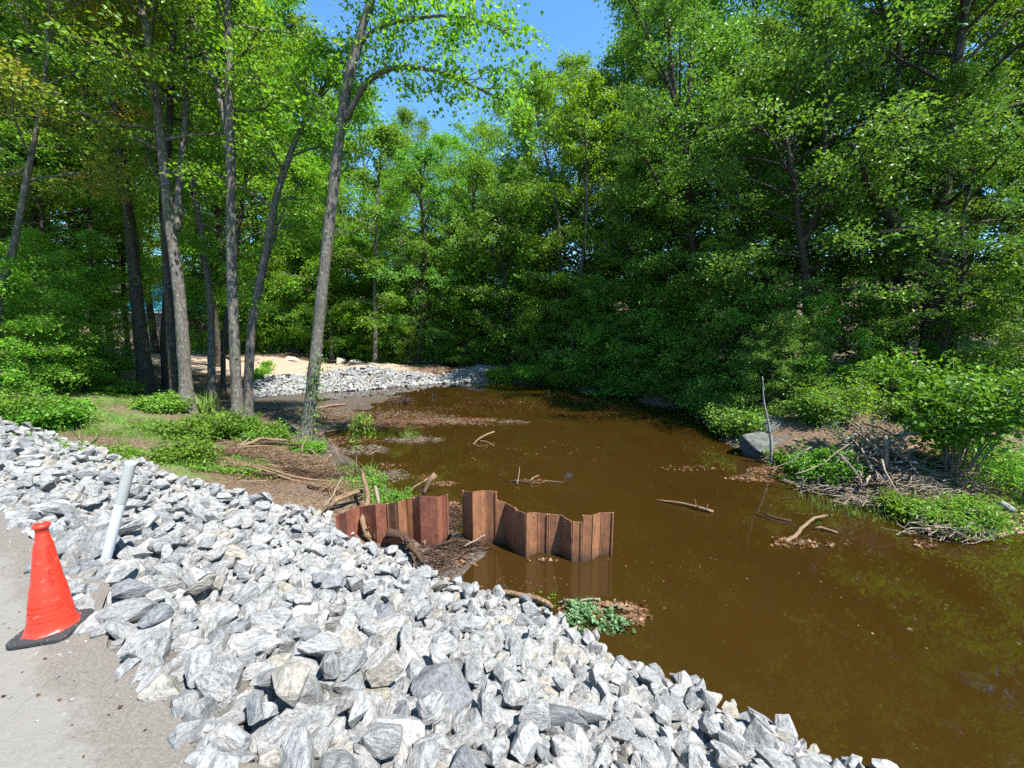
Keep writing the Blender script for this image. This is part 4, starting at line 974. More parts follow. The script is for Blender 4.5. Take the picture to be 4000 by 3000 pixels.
twigs('twig_litter', [(1080, 1810, .4, 1.6, .6, 500), (1250, 1850, .3, 1.0, .6, 420), (1700, 2180, .08, .5, .3, 60), (1800, 2135, .05, .5, .16, 90), (1760, 2030, .02, .25, .5, 80), (1560, 1565, .02, .6, .5, 260), (1700, 2220, .1, .3, .3, 30)], 'dark rotten twigs on the mud by the sheet piles', 'rotten', 52, zj=.09)
twigs('twig_litter', [(3400, 1850, .5, .8, .5, 520), (3550, 1880, .4, 1.6, 1.0, 420), (3250, 1890, .2, .8, .4, 160), (3700, 2070, .1, .8, .3, 120), (3440, 1960, .1, 1.0, .25, 150)], 'pale twigs strewn over the right bank', 'twig', 53, zj=.25, ln=(.2, .7))
twigs('twig_litter', [(1500, 1640, 0, 3.0, 1.6, 260), (1850, 1650, 0, 2.4, .4, 120), (1620, 1720, 0, 1.0, .35, 130), (1400, 1760, 0, .9, .5, 160), (1250, 1620, 0, 2, 1, 260), (1520, 1860, 0, .5, .4, 90)], 'thin sticks caught in the floating scum', 'twig', 54, zj=.02, ln=(.1, .4), rr=(.003, .007))

def gp(px, py, z, up=.03):
    q = P(px, py, z); return q + np.array([0, 0, up])
D = 'driftwood'
stick([gp(797, 1788, .72), gp(1021, 1850, .62, .06), gp(1231, 1897, .42)], .035, .018, 'longest pale pole lying along the rock edge of the stick heap', D, stubs=4)
stick([gp(851, 1794, .72, .05), gp(1057, 1848, .62, .08), gp(1256, 1882, .42, .06), gp(1459, 1889, .36, .05)], .028, .014, 'thin pole crossing just behind the longest one', D, stubs=4)
stick([gp(1415, 1850, .9), gp(1434, 1944, .78), gp(1432, 2034, .5), gp(1444, 2110, .25)], .038, .045, 'crooked pale branch leaning over the top of the left sheet piles', D, stubs=2, wob=.03)
stick([gp(1466, 1905, .75), gp(1474, 1935, .65), gp(1481, 1975, .5)], .032, .036, 'short grey stake standing behind the left sheet piles', 'twig', stubs=0)
stick([gp(1285, 1990, .55), gp(1340, 1965, .6, .06), gp(1380, 1940, .6, .1), gp(1425, 1938, .55, .1)], .05, .035, 'smooth curved driftwood limb behind the left sheet piles', D, stubs=1)
stick([gp(1290, 1965, .6), gp(1350, 1950, .6, .1), gp(1430, 1930, .5, .1)], .035, .025, 'second curved limb beside the smooth one', D, stubs=2)
stick([gp(1265, 1985, .65), gp(1310, 1920, .75), gp(1340, 1868, .85)], .016, .010, 'thin stick slanting up beside the curved driftwood', 'twig', stubs=1)
stick([gp(1208, 1905, .55), gp(1270, 1925, .5), gp(1345, 1932, .45)], .05, .03, 'stubby brown log lying against the rocks', 'rotten', stubs=3)
stick([gp(920, 1758, .68), gp(990, 1750, .68), gp(1062, 1748, .6)], .028, .02, 'pale straight stick at the back of the stick heap', D, stubs=1)
stick([gp(935, 1750, .68, .06), gp(1000, 1735, .68, .1), gp(1050, 1725, .6, .1), gp(1120, 1732, .5, .1)], .05, .04, 'thick brown log on top of the back of the stick heap', D, stubs=2)
stick([gp(1020, 1735, .62), gp(1100, 1738, .5, .08), gp(1180, 1742, .4)], .055, .04, 'dark weathered log beside the foot of the leaning trunk', 'rotten', stubs=3)
stick([gp(930, 1748, .7), gp(955, 1730, .75), gp(978, 1712, .8)], .014, .01, 'thin grey stick poking up from the stick heap', 'deadgrey', stubs=1)
stick([gp(1177, 1768, .35), gp(1182, 1745, .45), gp(1196, 1722, .55)], .022, .026, 'short pale stub sticking up by the leaning trunk', D, stubs=0)
stick([gp(1190, 1752, .3), gp(1220, 1768, .25), gp(1260, 1790, .15)], .022, .016, 'crooked stick running down to the water from the leaning trunk', D, stubs=2)
stick([gp(1253, 1824, .3), gp(1275, 1805, .35), gp(1297, 1780, .5)], .02, .04, 'pale split stick pointing up out of the twigs', D, stubs=0)
stick([gp(850, 1830, .75), gp(950, 1850, .65, .1), gp(1085, 1860, .6)], .045, .03, 'brown log half under the longest pole', 'rotten', stubs=3)
stick([gp(950, 1880, .75, .02), gp(1000, 1876, .72, .02), gp(1045, 1880, .7, .02)], .012, .009, 'thin pale stick lying on bare soil above the rocks', 'twig', stubs=1)
stick([gp(985, 1835, .6, .1), gp(1060, 1832, .5, .1), gp(1130, 1838, .45, .1)], .04, .028, 'tan log in the middle of the stick heap', D, stubs=2)
stick([gp(310, 1752, 1.12, .03), gp(355, 1732, 1.1, .05), gp(395, 1726, 1.1, .03)], .03, .02, 'bent brown branch at the clearing edge', 'rotten', stubs=2)
stick([gp(620, 1740, .95, .05), gp(650, 1752, .95, .1), gp(640, 1772, .95)], .012, .008, 'hooked vine stem at the edge of the clearing', 'rotten', stubs=1)
# water's edge and pond
stick([gp(1600, 1922, .02), gp(1636, 1898, .12), gp(1672, 1872, .2)], .022, .018, 'thin log slanting out of the water behind the left sheet piles', D, stubs=1)
stick([gp(1655, 1930, 0, -.05), gp(1672, 1900, .18), gp(1702, 1858, .42)], .04, .075, 'thick tan driftwood stump leaning out of the water', D, stubs=0, name='driftwood', cat='driftwood', wob=.015)
stick([gp(1822, 1738, 0, -.02), gp(1870, 1718, .08), gp(1930, 1690, .16)], .02, .035, 'pale forked branch resting on the open water', D, stubs=3)
stick([gp(1868, 1722, 0, .06), gp(1900, 1730, 0, .04), gp(1930, 1742, 0, .01)], .022, .014, 'lower arm beside the pale forked branch', D, stubs=0)
stick([gp(1985, 1880, 0, .0), gp(2050, 1885, 0, .02), gp(2110, 1888, 0, .0)], .02, .012, 'dark stick floating in the small twig raft', 'rotten', stubs=4)
stick([gp(2020, 1895, 0), gp(2024, 1870, .1), gp(2030, 1828, .28)], .012, .006, 'upright twig standing in the small twig raft', 'twig', stubs=3)
stick([gp(2065, 1885, 0, .02), gp(2085, 1870, .08), gp(2105, 1862, .1)], .022, .016, 'short stout stick on the small twig raft', D, stubs=1)
stick([gp(2110, 1880, 0, .01), gp(2160, 1885, 0, .01), gp(2200, 1884, 0, .0)], .008, .005, 'thin green reed floating right of the twig raft', 'twig', stubs=0)
stick([gp(2565, 1955, 0, .01), gp(2660, 1975, 0, .03), gp(2740, 1995, 0, .02), gp(2785, 2003, 0, .02)], .018, .035, 'pale stick floating alone in mid-pond with a knotted end', D, stubs=2)
stick([gp(3065, 2115, 0, .0), gp(3140, 2070, 0, .06), gp(3228, 2032, 0, .1)], .042, .022, 'thickest floating branch off the right bank, tilted up', D, stubs=2)
stick([gp(3180, 2068, 0, .02), gp(3230, 2074, 0, .03), gp(3273, 2086, 0, .02)], .02, .025, 'short pale stick right of the thickest floating branch', D, stubs=0)
stick([gp(2945, 2008, 0, 0), gp(3030, 2035, 0, .02), gp(3110, 2055, 0, .0)], .012, .008, 'thin dark stick floating left of the thickest branch', 'rotten', stubs=1)
stick([gp(2990, 2012, 0, .02), gp(3035, 2026, 0, .03), gp(3090, 2040, 0, .02)], .02, .03, 'leaf-caked stick above the thickest floating branch', 'rotten', stubs=2)
stick([gp(1925, 2318, .03, .05), gp(2040, 2345, .02, .05), gp(2160, 2388, 0, .05)], .035, .03, 'peeling log lying along the toe of the riprap', D, stubs=2)
stick([gp(2180, 2362, 0, .03), gp(2260, 2358, 0, .05), gp(2335, 2350, 0, .04)], .014, .018, 'pale thin stick on the floating leaf raft', 'twig', stubs=1)
stick([gp(2350, 2372, 0, .03), gp(2410, 2382, 0, .04), gp(2470, 2386, 0, .03)], .022, .024, 'cut tan stick on the floating leaf raft', D, stubs=0)
stick([gp(1240, 1700, .0, .0), gp(1330, 1680, .0, .05), gp(1420, 1665, .0, .02)], .03, .02, 'thin log on the mud right of the leaning trunk', D, stubs=1)
stick([gp(1240, 1600, .05, .05), gp(1290, 1592, .05, .08), gp(1350, 1582, .05, .03)], .06, .05, 'pale log on the mud flat below the far riprap', D, stubs=1)
stick([gp(1000, 1600, .1, .03), gp(1060, 1604, .1, .05), gp(1110, 1608, .1, .03)], .04, .03, 'thin pale log on the mud left of the leaning trunk', D, stubs=1)
stick([gp(1225, 1690, .0), gp(1290, 1720, .3), gp(1330, 1800, .1)], .01, .005, 'thin arching twig over the water from the leaning trunk', 'twig', stubs=2)
stick([gp(1770, 2090, .1), gp(1800, 2065, .25), gp(1840, 2035, .38)], .012, .007, 'thin twig slanting up across the gap between the pile walls', 'twig', stubs=2)
stick([gp(1700, 2142, .1, .04), gp(1780, 2132, .1, .08), gp(1850, 2125, .05, .05)], .03, .02, 'brown branch lying across the gap between the pile walls', 'rotten', stubs=5)
stick([gp(1815, 2140, .1, .03), gp(1860, 2125, .1, .08), gp(1895, 2118, .1, .14)], .02, .012, 'forked twig at the foot of the right pile wall', 'twig', stubs=4)
stick([gp(1512, 2095, .35, .05), gp(1570, 2130, .25, .1), gp(1610, 2165, .18, .1), gp(1655, 2205, .12, .03)], .075, .04, 'dark rotten root log tumbling from the left pile wall onto the mud', 'rotten', stubs=8, lump=.16)
stick([gp(1560, 2115, .3, .1), gp(1600, 2150, .2, .06), gp(1630, 2230, .1, .03)], .03, .015, 'bent root beside the dark rotten root log', 'rotten', stubs=4)
stick([gp(1460, 2115, .2, .0), gp(1470, 2050, .48), gp(1478, 1985, .72)], .014, .012, 'peeled stick leaning on the front of the left sheet piles', 'twig', stubs=0)
stick([gp(1655, 2140, .1, .0), gp(1662, 2060, .4), gp(1672, 1985, .78)], .018, .012, 'thin pale branch propped in a fold of the left sheet piles', D, stubs=2)
for i in range(7):
    x = 1372 + i * 9; r_ = random.uniform
    stick([gp(x + r_(-6, 6), 1985, .55), gp(x, 2040, .38), gp(x + r_(-4, 10), 2095, .2)], r_(.010, .02), r_(.008, .016), 'strip of brown bark hanging at the left end of the pile wall', 'driftwood' if i % 2 else 'rotten', group='bark strips at the left end of the pile wall', stubs=0, wob=.03, name='bark_strip', cat='bark strip')
# standing dead sapling
stick([gp(3012, 1812, 0, -.1), PD(3005, 1740, 11.3), PD(2992, 1640, 11.3), PD(2985, 1560, 11.3), PD(2978, 1470, 11.3)][0:1] + [PD(3008, 1740, P(3012, 1812, 0)[1]), PD(2998, 1660, P(3012, 1812, 0)[1]), PD(2990, 1570, P(3012, 1812, 0)[1]), PD(2978, 1472, P(3012, 1812, 0)[1])],
      .042, .014, 'bare grey dead sapling standing upright in the water', 'deadgrey', cat='dead sapling', name='dead_sapling', stubs=9, wob=.02)
# root clump on the mud
c = P(1575, 1575, 0)
t = Tubes(); r = np.random.default_rng(3)
for k in range(90):
    d = r.normal(size=3); d[2] = abs(d[2]) * .7; d /= np.linalg.norm(d); l = r.uniform(.3, .75)
    t.add([np.array([0, 0, -.05]) + r.normal(size=3) * .1, d * l * .5, d * l + r.normal(size=3) * .1], [.03, .02, .006], 4, 0, False)
ob = link('root_clump', t.mesh('root_clump'), M['rotten']); ob.location = c; tag(ob, 'tangled brown root clump sitting in the shallows', 'root clump')

# brush pile on the right bank
bc = P(3390, 1850, .42)
r = np.random.default_rng(77)
for k in range(105):
    a = r.uniform(0, 6.28); rr0 = r.random() ** .5 * 1.0
    x, y = bc[0] + 1.05 * rr0 * math.cos(a), bc[1] + .75 * rr0 * math.sin(a) + .1
    z0 = max(float(hgt(x, y)), 0); top_ = 1.3 * (1 - rr0 * .8)
    z = z0 + r.uniform(.0, 1) * top_
    b_ = r.uniform(0, 6.28); tl = r.normal() * .5; l = r.uniform(.4, 1.3)
    dv = np.array([math.cos(b_) * math.cos(tl), math.sin(b_) * math.cos(tl), math.sin(tl)]) * l
    p0 = np.array([x, y, z + .05]); p_a = p0 - dv / 2; p_b = p0 + dv / 2
    for q in (p_a, p_b): q[2] = max(q[2], z0 - .02)
    thick = r.uniform(.012, .036)
    mt = ['twig', 'driftwood', 'deadgrey', 'twig', 'twig'][r.integers(5)]
    lab = {'twig': 'pale tan stick in the brush pile on the right bank', 'driftwood': 'orange-brown stick in the brush pile on the right bank', 'deadgrey': 'silvery grey stick in the brush pile on the right bank'}[mt]
    stick([p_a, p0 + r.normal(size=3) * .06, p_b], thick, thick * .5, lab, mt, group=lab.replace('stick', 'sticks', 1), stubs=1, n=7, sides=5)
for k in range(18):
    a = r.uniform(math.pi * .85, math.pi * 2.15); l = r.uniform(.5, 1.2); z0 = .15 + r.uniform(0, .7)
    p0 = bc + np.array([r.normal() * .55, r.normal() * .25, 0]); p0[2] = .35 + z0
    p1 = p0 + np.array([math.cos(a) * l, math.sin(a) * l * .75, -z0 * r.uniform(.5, 1.0)])
    stick([p0, (p0 + p1) / 2 + r.normal(size=3) * .06, p1], r.uniform(.014, .03), .010, 'pale stick fanning down the front of the brush pile toward the water', 'twig', group='pale sticks fanning down the front of the brush pile', stubs=1, n=7, sides=5)
Yb = bc[1] + .3
stick([PD(3480, 1720, Yb), PD(3560, 1680, Yb), PD(3662, 1598, Yb + .1)], .05, .06, 'broken pale log jutting up from the top of the brush pile', 'twig', stubs=1, wob=.01)
stick([PD(3450, 1730, Yb - .2), PD(3560, 1690, Yb - .2), PD(3655, 1665, Yb)], .04, .03, 'grey split log just under the jutting one', 'deadgrey', stubs=2, wob=.01)
stick([PD(3370, 1900, Yb - 1.0), PD(3420, 1860, Yb - .7), PD(3530, 1960, Yb - .9)], .03, .02, 'long bent branch on the front of the brush pile', 'twig', stubs=2)
stick([PD(3460, 1700, Yb - .5), PD(3462, 1780, Yb - .6), PD(3470, 1880, Yb - .8)], .045, .035, 'broad bark slab hanging down the middle of the brush pile', 'twig', stubs=0)
stick([gp(3610, 2080, .05, .05), gp(3740, 2050, .1, .1), gp(3870, 2000, .3, .1)], .028, .02, 'long pale branch reaching over the water from the right bank', 'twig', stubs=3)
stick([gp(3630, 2075, .0, .04), gp(3720, 2090, .0, .08), gp(3800, 2055, .2, .1)], .03, .022, 'grey branch forked below the long pale one', 'deadgrey', stubs=3)
stick([gp(3900, 1980, .35, .1), gp(3930, 2000, .3, .1), gp(3960, 2010, .3, .06)], .07, .07, 'short sawn log end on the muddy right shore', 'deadgrey', stubs=0, wob=.0, name='log', cat='log')
stick([gp(3760, 1940, .4), PD(3890, 1760, 7.6), PD(3905, 1640, 7.6)][:1] + [gp(3785, 1900, .6)], .03, .02, 'dark stub in the leaves on the right bank', 'rotten', stubs=1)
stick([gp(2950 - 110, 1650, .3), gp(2720, 1640, .0)], .03, .02, 'thin dead branch dipping into the dark water on the right', 'bark_dark', stubs=2)

# dead twiggy shrub, green shrubs on the right bank
shrub('dead_shrub', P(3400, 1790, .55) + np.array([0, .3, 0]), 1.5, .6, 22, 5, .05, 'bare twiggy shrub with sparse leaves behind the brush pile', 401, 'leaf_mid', 'deadgrey', spread=.9, cl_rad=.14, low=.3)
shrub('shrub', P(3740, 1860, .5), 2.9, .75, 18, 34, .115, 'tall many-stemmed shrub with an umbrella of bright leaves on the right bank', 402, 'leaf_weed', 'twig', spread=.12, drift=.07, cl_rad=.27, low=.62)
shrub('shrub', P(3215, 1850, .3), 1.0, .4, 20, 20, .07, 'small bright yellow-green shrub right of the boulders', 403, 'leaf_weed', spread=.3, cl_rad=.16)
shrub('shrub', P(4010, 1900, .5), 1.5, .55, 14, 20, .10, 'bright leafy shrub at the right edge above the mud', 404, 'leaf_yellow', spread=.5, cl_rad=.25, low=.4, tpl='l')
shrub('shrub', P(3690, 2000, .3), .5, .4, 14, 18, .09, 'low dark green shrub overhanging the water below the umbrella-shaped one', 405, 'leaf_mid', spread=1.0, cl_rad=.2, tpl='l')
shrub('shrub', P(3800, 2020, .25), .32, .3, 10, 16, .09, 'low green shrub beside the muddy right shore', 406, 'leaf_mid', spread=.9, cl_rad=.2, tpl='l')
shrub('shrub', P(3560, 1965, .3), .40, .35, 14, 16, .08, 'low shrub in front of the brush pile near the hoop', 407, 'leaf_mid', spread=.8, cl_rad=.18)
shrub('shrub', P(3190, 1690, .5), 1.2, .5, 14, 24, .10, 'mid-green shrub behind the boulders', 408, 'leaf_dark', spread=.25, cl_rad=.25)
shrub('shrub', P(3120, 1790, .3), .6, .4, 10, 14, .09, 'leafy twig spray beside the bare sapling', 409, 'leaf_weed', spread=1.2, cl_rad=.15)
shrub('shrub', P(3270, 1680, .6), 1.8, .6, 10, 18, .09, 'fresh green shrub left of the bare twiggy one', 410, 'leaf_yellow', spread=.6, cl_rad=.25, low=.5)
shrub('shrub', P(3580, 1690, .65), .9, .6, 18, 24, .09, 'green shrub behind the brush pile, right of the bare twiggy one', 411, 'leaf_dark', spread=.7, cl_rad=.25)
shrub('leafy_branch', P(2310, 2425, 0), .32, .25, 9, 16, .055, 'pale green leafy maple twig lying on the floating leaf raft', 413, 'leaf_pale', 'rotten', spread=1.6, cl_rad=.08, cat='leafy twig', tpl='m')
shrub('leafy_branch', P(2160, 2350, 0), .12, .2, 6, 10, .04, 'small green sprout at the left end of the leaf raft', 414, 'leaf_weed', 'rotten', spread=1.6, cl_rad=.06, cat='leafy twig')
shrub('shrub', P(1040, 1495, .15), 1.0, .5, 4, 14, .11, 'maple seedling leaves hanging beside the curved trunk foot', 415, 'leaf_yellow', spread=.9, cl_rad=.22, tpl='m')
# vine on the leaning trunk
r = np.random.default_rng(8); n = 260; yv = r.uniform(1380, 1720, n); c0 = np.array([PD(1225 + (1560 - a) * .14 + r.normal() * 26, a, 12.4 + r.normal() * .12) for a in yv])
ob = link('climbing_vine', leaves_mesh('climbing_vine', c0, r.normal(size=(n, 3)) + np.array([0, -.6, .3]), r.normal(size=(n, 3)) * .5 + np.array([0, 0, -1]), r.uniform(.05, .11, n), r.random(n) * .7, T_DIAMOND), M['leaf_dark'])
tag(ob, 'dark vine leaves clinging to the lower leaning trunk', 'vine')

# ------------------------------------------------------------------ sheet piles
def rust_mat(name, tint):
    m, nt, out = mat(name)
    co = pos(nt)
    mp = N(nt, 'ShaderNodeMapping'); mp.inputs['Scale'].default_value = (1, 1, .45); L(nt, co, mp.inputs[0])
    n1 = noise_n(nt, mp.outputs[0], 9, 6, .7, .3); n2 = noise_n(nt, co, 5, 6, .7); n3 = noise_n(nt, co, 70, 3, .7)
    c = ramp(nt, n1, [(.3, tuple(x * .55 for x in tint)), (.5, tint), (.7, tuple(x * 1.45 for x in tint))]).outputs[0]
    c = mixc(nt, ramp(nt, n2, [(.45, (0, 0, 0)), (.7, (.7, .7, .7))]).outputs[0], c, (.26, .11, .05))
    c = mixc(nt, ramp(nt, n3, [(.58, (0, 0, 0)), (.7, (.5, .5, .5))]).outputs[0], c, (.06, .035, .025))
    sp_ = nt.nodes.new('ShaderNodeSeparateXYZ'); L(nt, co, sp_.inputs[0])
    zz = mathn(nt, 'ADD', sp_.outputs[2], mathn(nt, 'MULTIPLY', mathn(nt, 'SUBTRACT', n2, .5), .35))
    wet = ramp(nt, zz, [(.02, (.75, .75, .75)), (.2, (0, 0, 0))]).outputs[0]
    drip = ramp(nt, noise_n(nt, mp.outputs[0], 30, 4, .7), [(.55, (0, 0, 0)), (.68, (.7, .7, .7))]).outputs[0]
    c = mixc(nt, drip, c, (.07, .042, .03))
    c = mixc(nt, wet, c, (.045, .03, .02))
    principled(nt, out, c, .68, .4, bump(nt, mathn(nt, 'ADD', n2, mathn(nt, 'MULTIPLY', n3, .4)), .4, .01))
    return m
M['rust_a'] = rust_mat('rusted_steel', (.21, .092, .044)); M['rust_b'] = rust_mat('rusted_steel_red', (.19, .062, .038))
def pile_sheet(parent, plan, tops, bot, matn, org, holes=(), th=.011):
    """plan: list of (x,y); tops: z for each; one folded steel sheet with interlock hooks at both ends"""
    bm = bmesh.new(); n = len(plan)
    for i in range(n - 1):
        (x0, y0), (x1, y1) = plan[i], plan[i + 1]; z0, z1 = tops[i], tops[i + 1]
        seg = 6; pr = None
        A = [bm.verts.new((x0 - org[0], y0 - org[1], bot)), bm.verts.new((x1 - org[0], y1 - org[1], bot))]
        topv = []
        for k in range(seg + 1):
            f = k / seg; jag = 0 if k in (0, seg) else random.uniform(-.006, .006)
            topv.append(bm.verts.new((x0 + (x1 - x0) * f - org[0], y0 + (y1 - y0) * f - org[1], z0 + (z1 - z0) * f + jag)))
        hl = [h for h in holes if h[0] == i]
        if not hl:
            bm.faces.new([A[0], A[1]] + topv[::-1])
        else:
            _, hf, hd, hr = hl[0]
            # rectangle band split round the hole
            c = ((x0 + (x1 - x0) * hf), (y0 + (y1 - y0) * hf), min(z0, z1) - hd)
            ux, uy = (x1 - x0), (y1 - y0); ln = math.hypot(ux, uy); ux /= ln; uy /= ln
            ring = [bm.verts.new((c[0] + ux * hr * .7 * math.cos(a) - org[0], c[1] + uy * hr * .7 * math.cos(a) - org[1], c[2] + hr * math.sin(a))) for a in [math.pi * 2 * k / 10 for k in range(10)]]
            # upper half ring (0..5) joins the top, lower half (5..10) joins the bottom
            mr = bm.verts.new((x1 - org[0], y1 - org[1], c[2])); ml = bm.verts.new((x0 - org[0], y0 - org[1], c[2]))
            bm.faces.new([ring[0], mr] + topv[::-1] + [ml] + ring[5:0:-1])
            bm.faces.new([A[0], A[1], mr, ring[0]] + ring[9:4:-1] + [ml])
    bmesh.ops.remove_doubles(bm, verts=bm.verts, dist=.0008)
    bmesh.ops.recalc_face_normals(bm, faces=bm.faces[:])
    bmesh.ops.triangulate(bm, faces=bm.faces[:])
    bmesh.ops.solidify(bm, geom=bm.faces[:], thickness=th)
    # interlock bulbs
    for i in (0, n - 1):
        x, y = plan[i][0] - org[0], plan[i][1] - org[1]; zt = tops[i] + .004
        g = bmesh.ops.create_cone(bm, cap_ends=True, segments=8, radius1=.019, radius2=.019, depth=zt - bot)
        bmesh.ops.translate(bm, verts=g['verts'], vec=(x, y, (zt + bot) / 2))
    me_ = bpy.data.meshes.new('sheet_pile'); bm.to_mesh(me_); bm.free()
    o_ = link('sheet_pile', me_, M[matn], parent); return o_
def wall(rows, label, groups, mats, holes):
    """rows: (px, py_bottom, z_bottom, py_top) photo trace of each fold; groups: index ranges per sheet"""
    pl = []; tp = []
    for px, pb, zb, ptop in rows:
        b_ = P(px, pb, zb); t_ = PD(px, ptop, b_[1]); pl.append((b_[0], b_[1])); tp.append(t_[2])
    org = (pl[0][0], pl[0][1]); e = empty('sheet_pile_wall', (org[0], org[1], 0), label, 'sheet pile wall')
    for k, (a, b_) in enumerate(groups):
        p_ = [pl[i] for i in range(a, b_ + 1)]; t_ = [tp[i] for i in range(a, b_ + 1)]
        if k:   # each sheet hooks onto the one before it
            dx, dy = p_[1][0] - p_[0][0], p_[1][1] - p_[0][1]; l = math.hypot(dx, dy); p_[0] = (p_[0][0] + dx / l * .03, p_[0][1] + dy / l * .03)
        pile_sheet(e, p_, t_, -.55, mats[k % len(mats)], org, holes.get(k, ()))
    return e
rows = [(1812, 2108, .05, 1917), (1849, 2133, .05, 1921), (1900, 2108, .05, 1916), (1938, 2112, .05, 1921),
        (1938, 2112, .05, 1954), (1975, 2124, 0, 1962), (2014, 2158, 0, 1985),
        (2014, 2158, 0, 1990), (2054, 2180, 0, 2004), (2098, 2158, 0, 2003), (2136, 2162, 0, 2010),
        (2136, 2162, 0, 2008), (2188, 2166, 0, 2010), (2230, 2193, 0, 2037), (2267, 2192, 0, 2040),
        (2267, 2192, 0, 2014), (2310, 2190, 0, 2012), (2342, 2166, 0, 2002), (2387, 2168, 0, 2003)]
wall(rows, 'rusty brown sheet pile wall standing in the water, stepped top, right of the gap', [(0, 3), (4, 6), (7, 10), (11, 14), (15, 18)], ['rust_a', 'rust_a', 'rust_a', 'rust_a', 'rust_a'],
     {0: [(1, .55, .10, .020)], 1: [(1, .5, .05, .014)], 2: [(1, .65, .06, .026)], 3: [(1, .45, .05, .020)], 4: [(1, .8, .05, .018)]})
rows = [(1322, 2090, .45, 2012), (1360, 2108, .4, 1997), (1392, 2075, .35, 1984), (1412, 2070, .33, 1976), (1412, 2070, .33, 1976), (1455, 2098, .25, 1973), (1475, 2112, .22, 1970), (1517, 2112, .2, 1968),
        (1517, 2112, .2, 1966), (1563, 2146, .12, 1962), (1592, 2116, .1, 1948), (1622, 2118, .1, 1944), (1622, 2118, .1, 1944), (1648, 2134, .09, 1937), (1712, 2140, .08, 1941), (1728, 2118, .08, 1936), (1751, 2118, .08, 1932)]
wall(rows, 'reddish rusty sheet pile wall holding the debris bank, left of the gap', [(0, 3), (4, 7), (8, 11), (12, 16)], ['rust_b', 'rust_b', 'rust_a', 'rust_b'], {2: [(1, .3, .05, .012)]})

# ------------------------------------------------------------------ traffic cone
def simple_mat(name, col, rough=.5, spec=.4, nscale=8, var=.15, bmp=.1, nrough=None):
    m, nt, out = mat(name); co = objco(nt); n1 = noise_n(nt, co, nscale, 5, .6); n2 = noise_n(nt, co, nscale * 9, 3, .6)
    c = mixc(nt, mathn(nt, 'MULTIPLY', n1, var * 2), col, tuple(x * .55 for x in col))
    c = mixc(nt, ramp(nt, n2, [(.6, (0, 0, 0)), (.72, (var, var, var))]).outputs[0], c, (.45, .42, .38))
    principled(nt, out, c, rough, spec, bump(nt, n2, bmp, .003)); return m
M['cone_red'] = simple_mat('cone_orange_plastic', (.72, .038, .018), .40, .45, 3, .16, .0)
M['rubber'] = simple_mat('black_rubber', (.035, .035, .037), .75, .3, 10, .4, .5)
M['ink'] = simple_mat('dark_marker_ink', (.20, .012, .008), .6, .2)
M['pvc'] = simple_mat('white_plastic', (.56, .58, .62), .35, .4, 4, .10, .05)
M['sleeve'] = simple_mat('worn_reflective_sleeve', (.42, .42, .385), .6, .3, 12, .2, .3)
cb = np.array([-2.885, 2.24, 2.0])
f0 = P(45, 2518, 2.03); f1 = P(312, 2472, 2.03); ang = math.atan2(f1[1] - f0[1], f1[0] - f0[0])
cone = empty('traffic_cone', (cb[0], cb[1], 2.006), 'orange-red traffic cone on a black rubber base at the road edge', 'traffic cone')
from mathutils import Matrix
cone.rotation_mode = 'QUATERNION'; cone.rotation_quaternion = (Matrix.Rotation(R(2.5), 3, Vector((-.79, .61, 0))) @ Matrix.Rotation(ang, 3, 'Z')).to_quaternion()
bm = bmesh.new()
hw = .146; cz = .028
outl = []
for sx, sy in ((1, 1), (-1, 1), (-1, -1), (1, -1)):
    for k in range(5):
        a = {(1, 1): 0, (-1, 1): 90, (-1, -1): 180, (1, -1): 270}[(sx, sy)] + k * 22.5
        outl.append((sx * (hw - .05) + .05 * math.cos(R(a)), sy * (hw - .05) + .05 * math.sin(R(a))))
lv = []
for z, s_ in ((0, .985), (.006, 1.0), (cz - .006, 1.0), (cz, .975), (cz + .004, .78), (cz + .006, .74)):
    lv.append([bm.verts.new((x * s_, y * s_, z)) for x, y in outl])
for a, b_ in zip(lv, lv[1:]):
    for i in range(len(a)): bm.faces.new([a[i], a[(i + 1) % 20], b_[(i + 1) % 20], b_[i]])
bm.faces.new(lv[-1]); bm.faces.new(lv[0][::-1])
me_ = bpy.data.meshes.new('rubber_base'); bm.to_mesh(me_); bm.free(); link('rubber_base', me_, M['rubber'], cone)
CR0, CR1, CZ0, CZ1 = .106, .031, cz + .004, .66
def cone_r(z): return CR0 + (CR1 - CR0) * (z - CZ0) / (CZ1 - CZ0)
prof = [(CR0 + .014, CZ0 + .001), (CR0 + .004, CZ0 + .010)]
for i in range(1, 30):
    z = CZ0 + .01 + (CZ1 - CZ0 - .01) * i / 29; rr = cone_r(z)
    if z < .315: rr += .004
    if z > .595: rr -= .004
    prof.append((rr, z))
prof += [(.030, .662), (.029, .672), (.036, .676), (.040, .686), (.038, .697), (.031, .701), (.024, .700), (.022, .690), (.022, .60)]
def lathe(name, prof, matn, parent, seg=56, foot=False):
    V_ = []; 
    for j, (rr, z) in enumerate(prof):
        for k in range(seg):
            a = 2 * math.pi * k / seg; q = rr
            if foot and j == 0: q = rr + .010 * (1 if (k % 7) < 2 else 0)
            V_.append((q * math.cos(a), q * math.sin(a), z))
    i = np.arange(len(V_)).reshape(len(prof), seg); j = np.roll(i, -1, 1)
    me_ = fast_mesh(name, np.array(V_), np.stack([i[:-1], j[:-1], j[1:], i[1:]], -1).reshape(-1, 4), None, True)
    return link(name, me_, M[matn], parent)
body = lathe('cone_body', prof, 'cone_red', cone, foot=True)
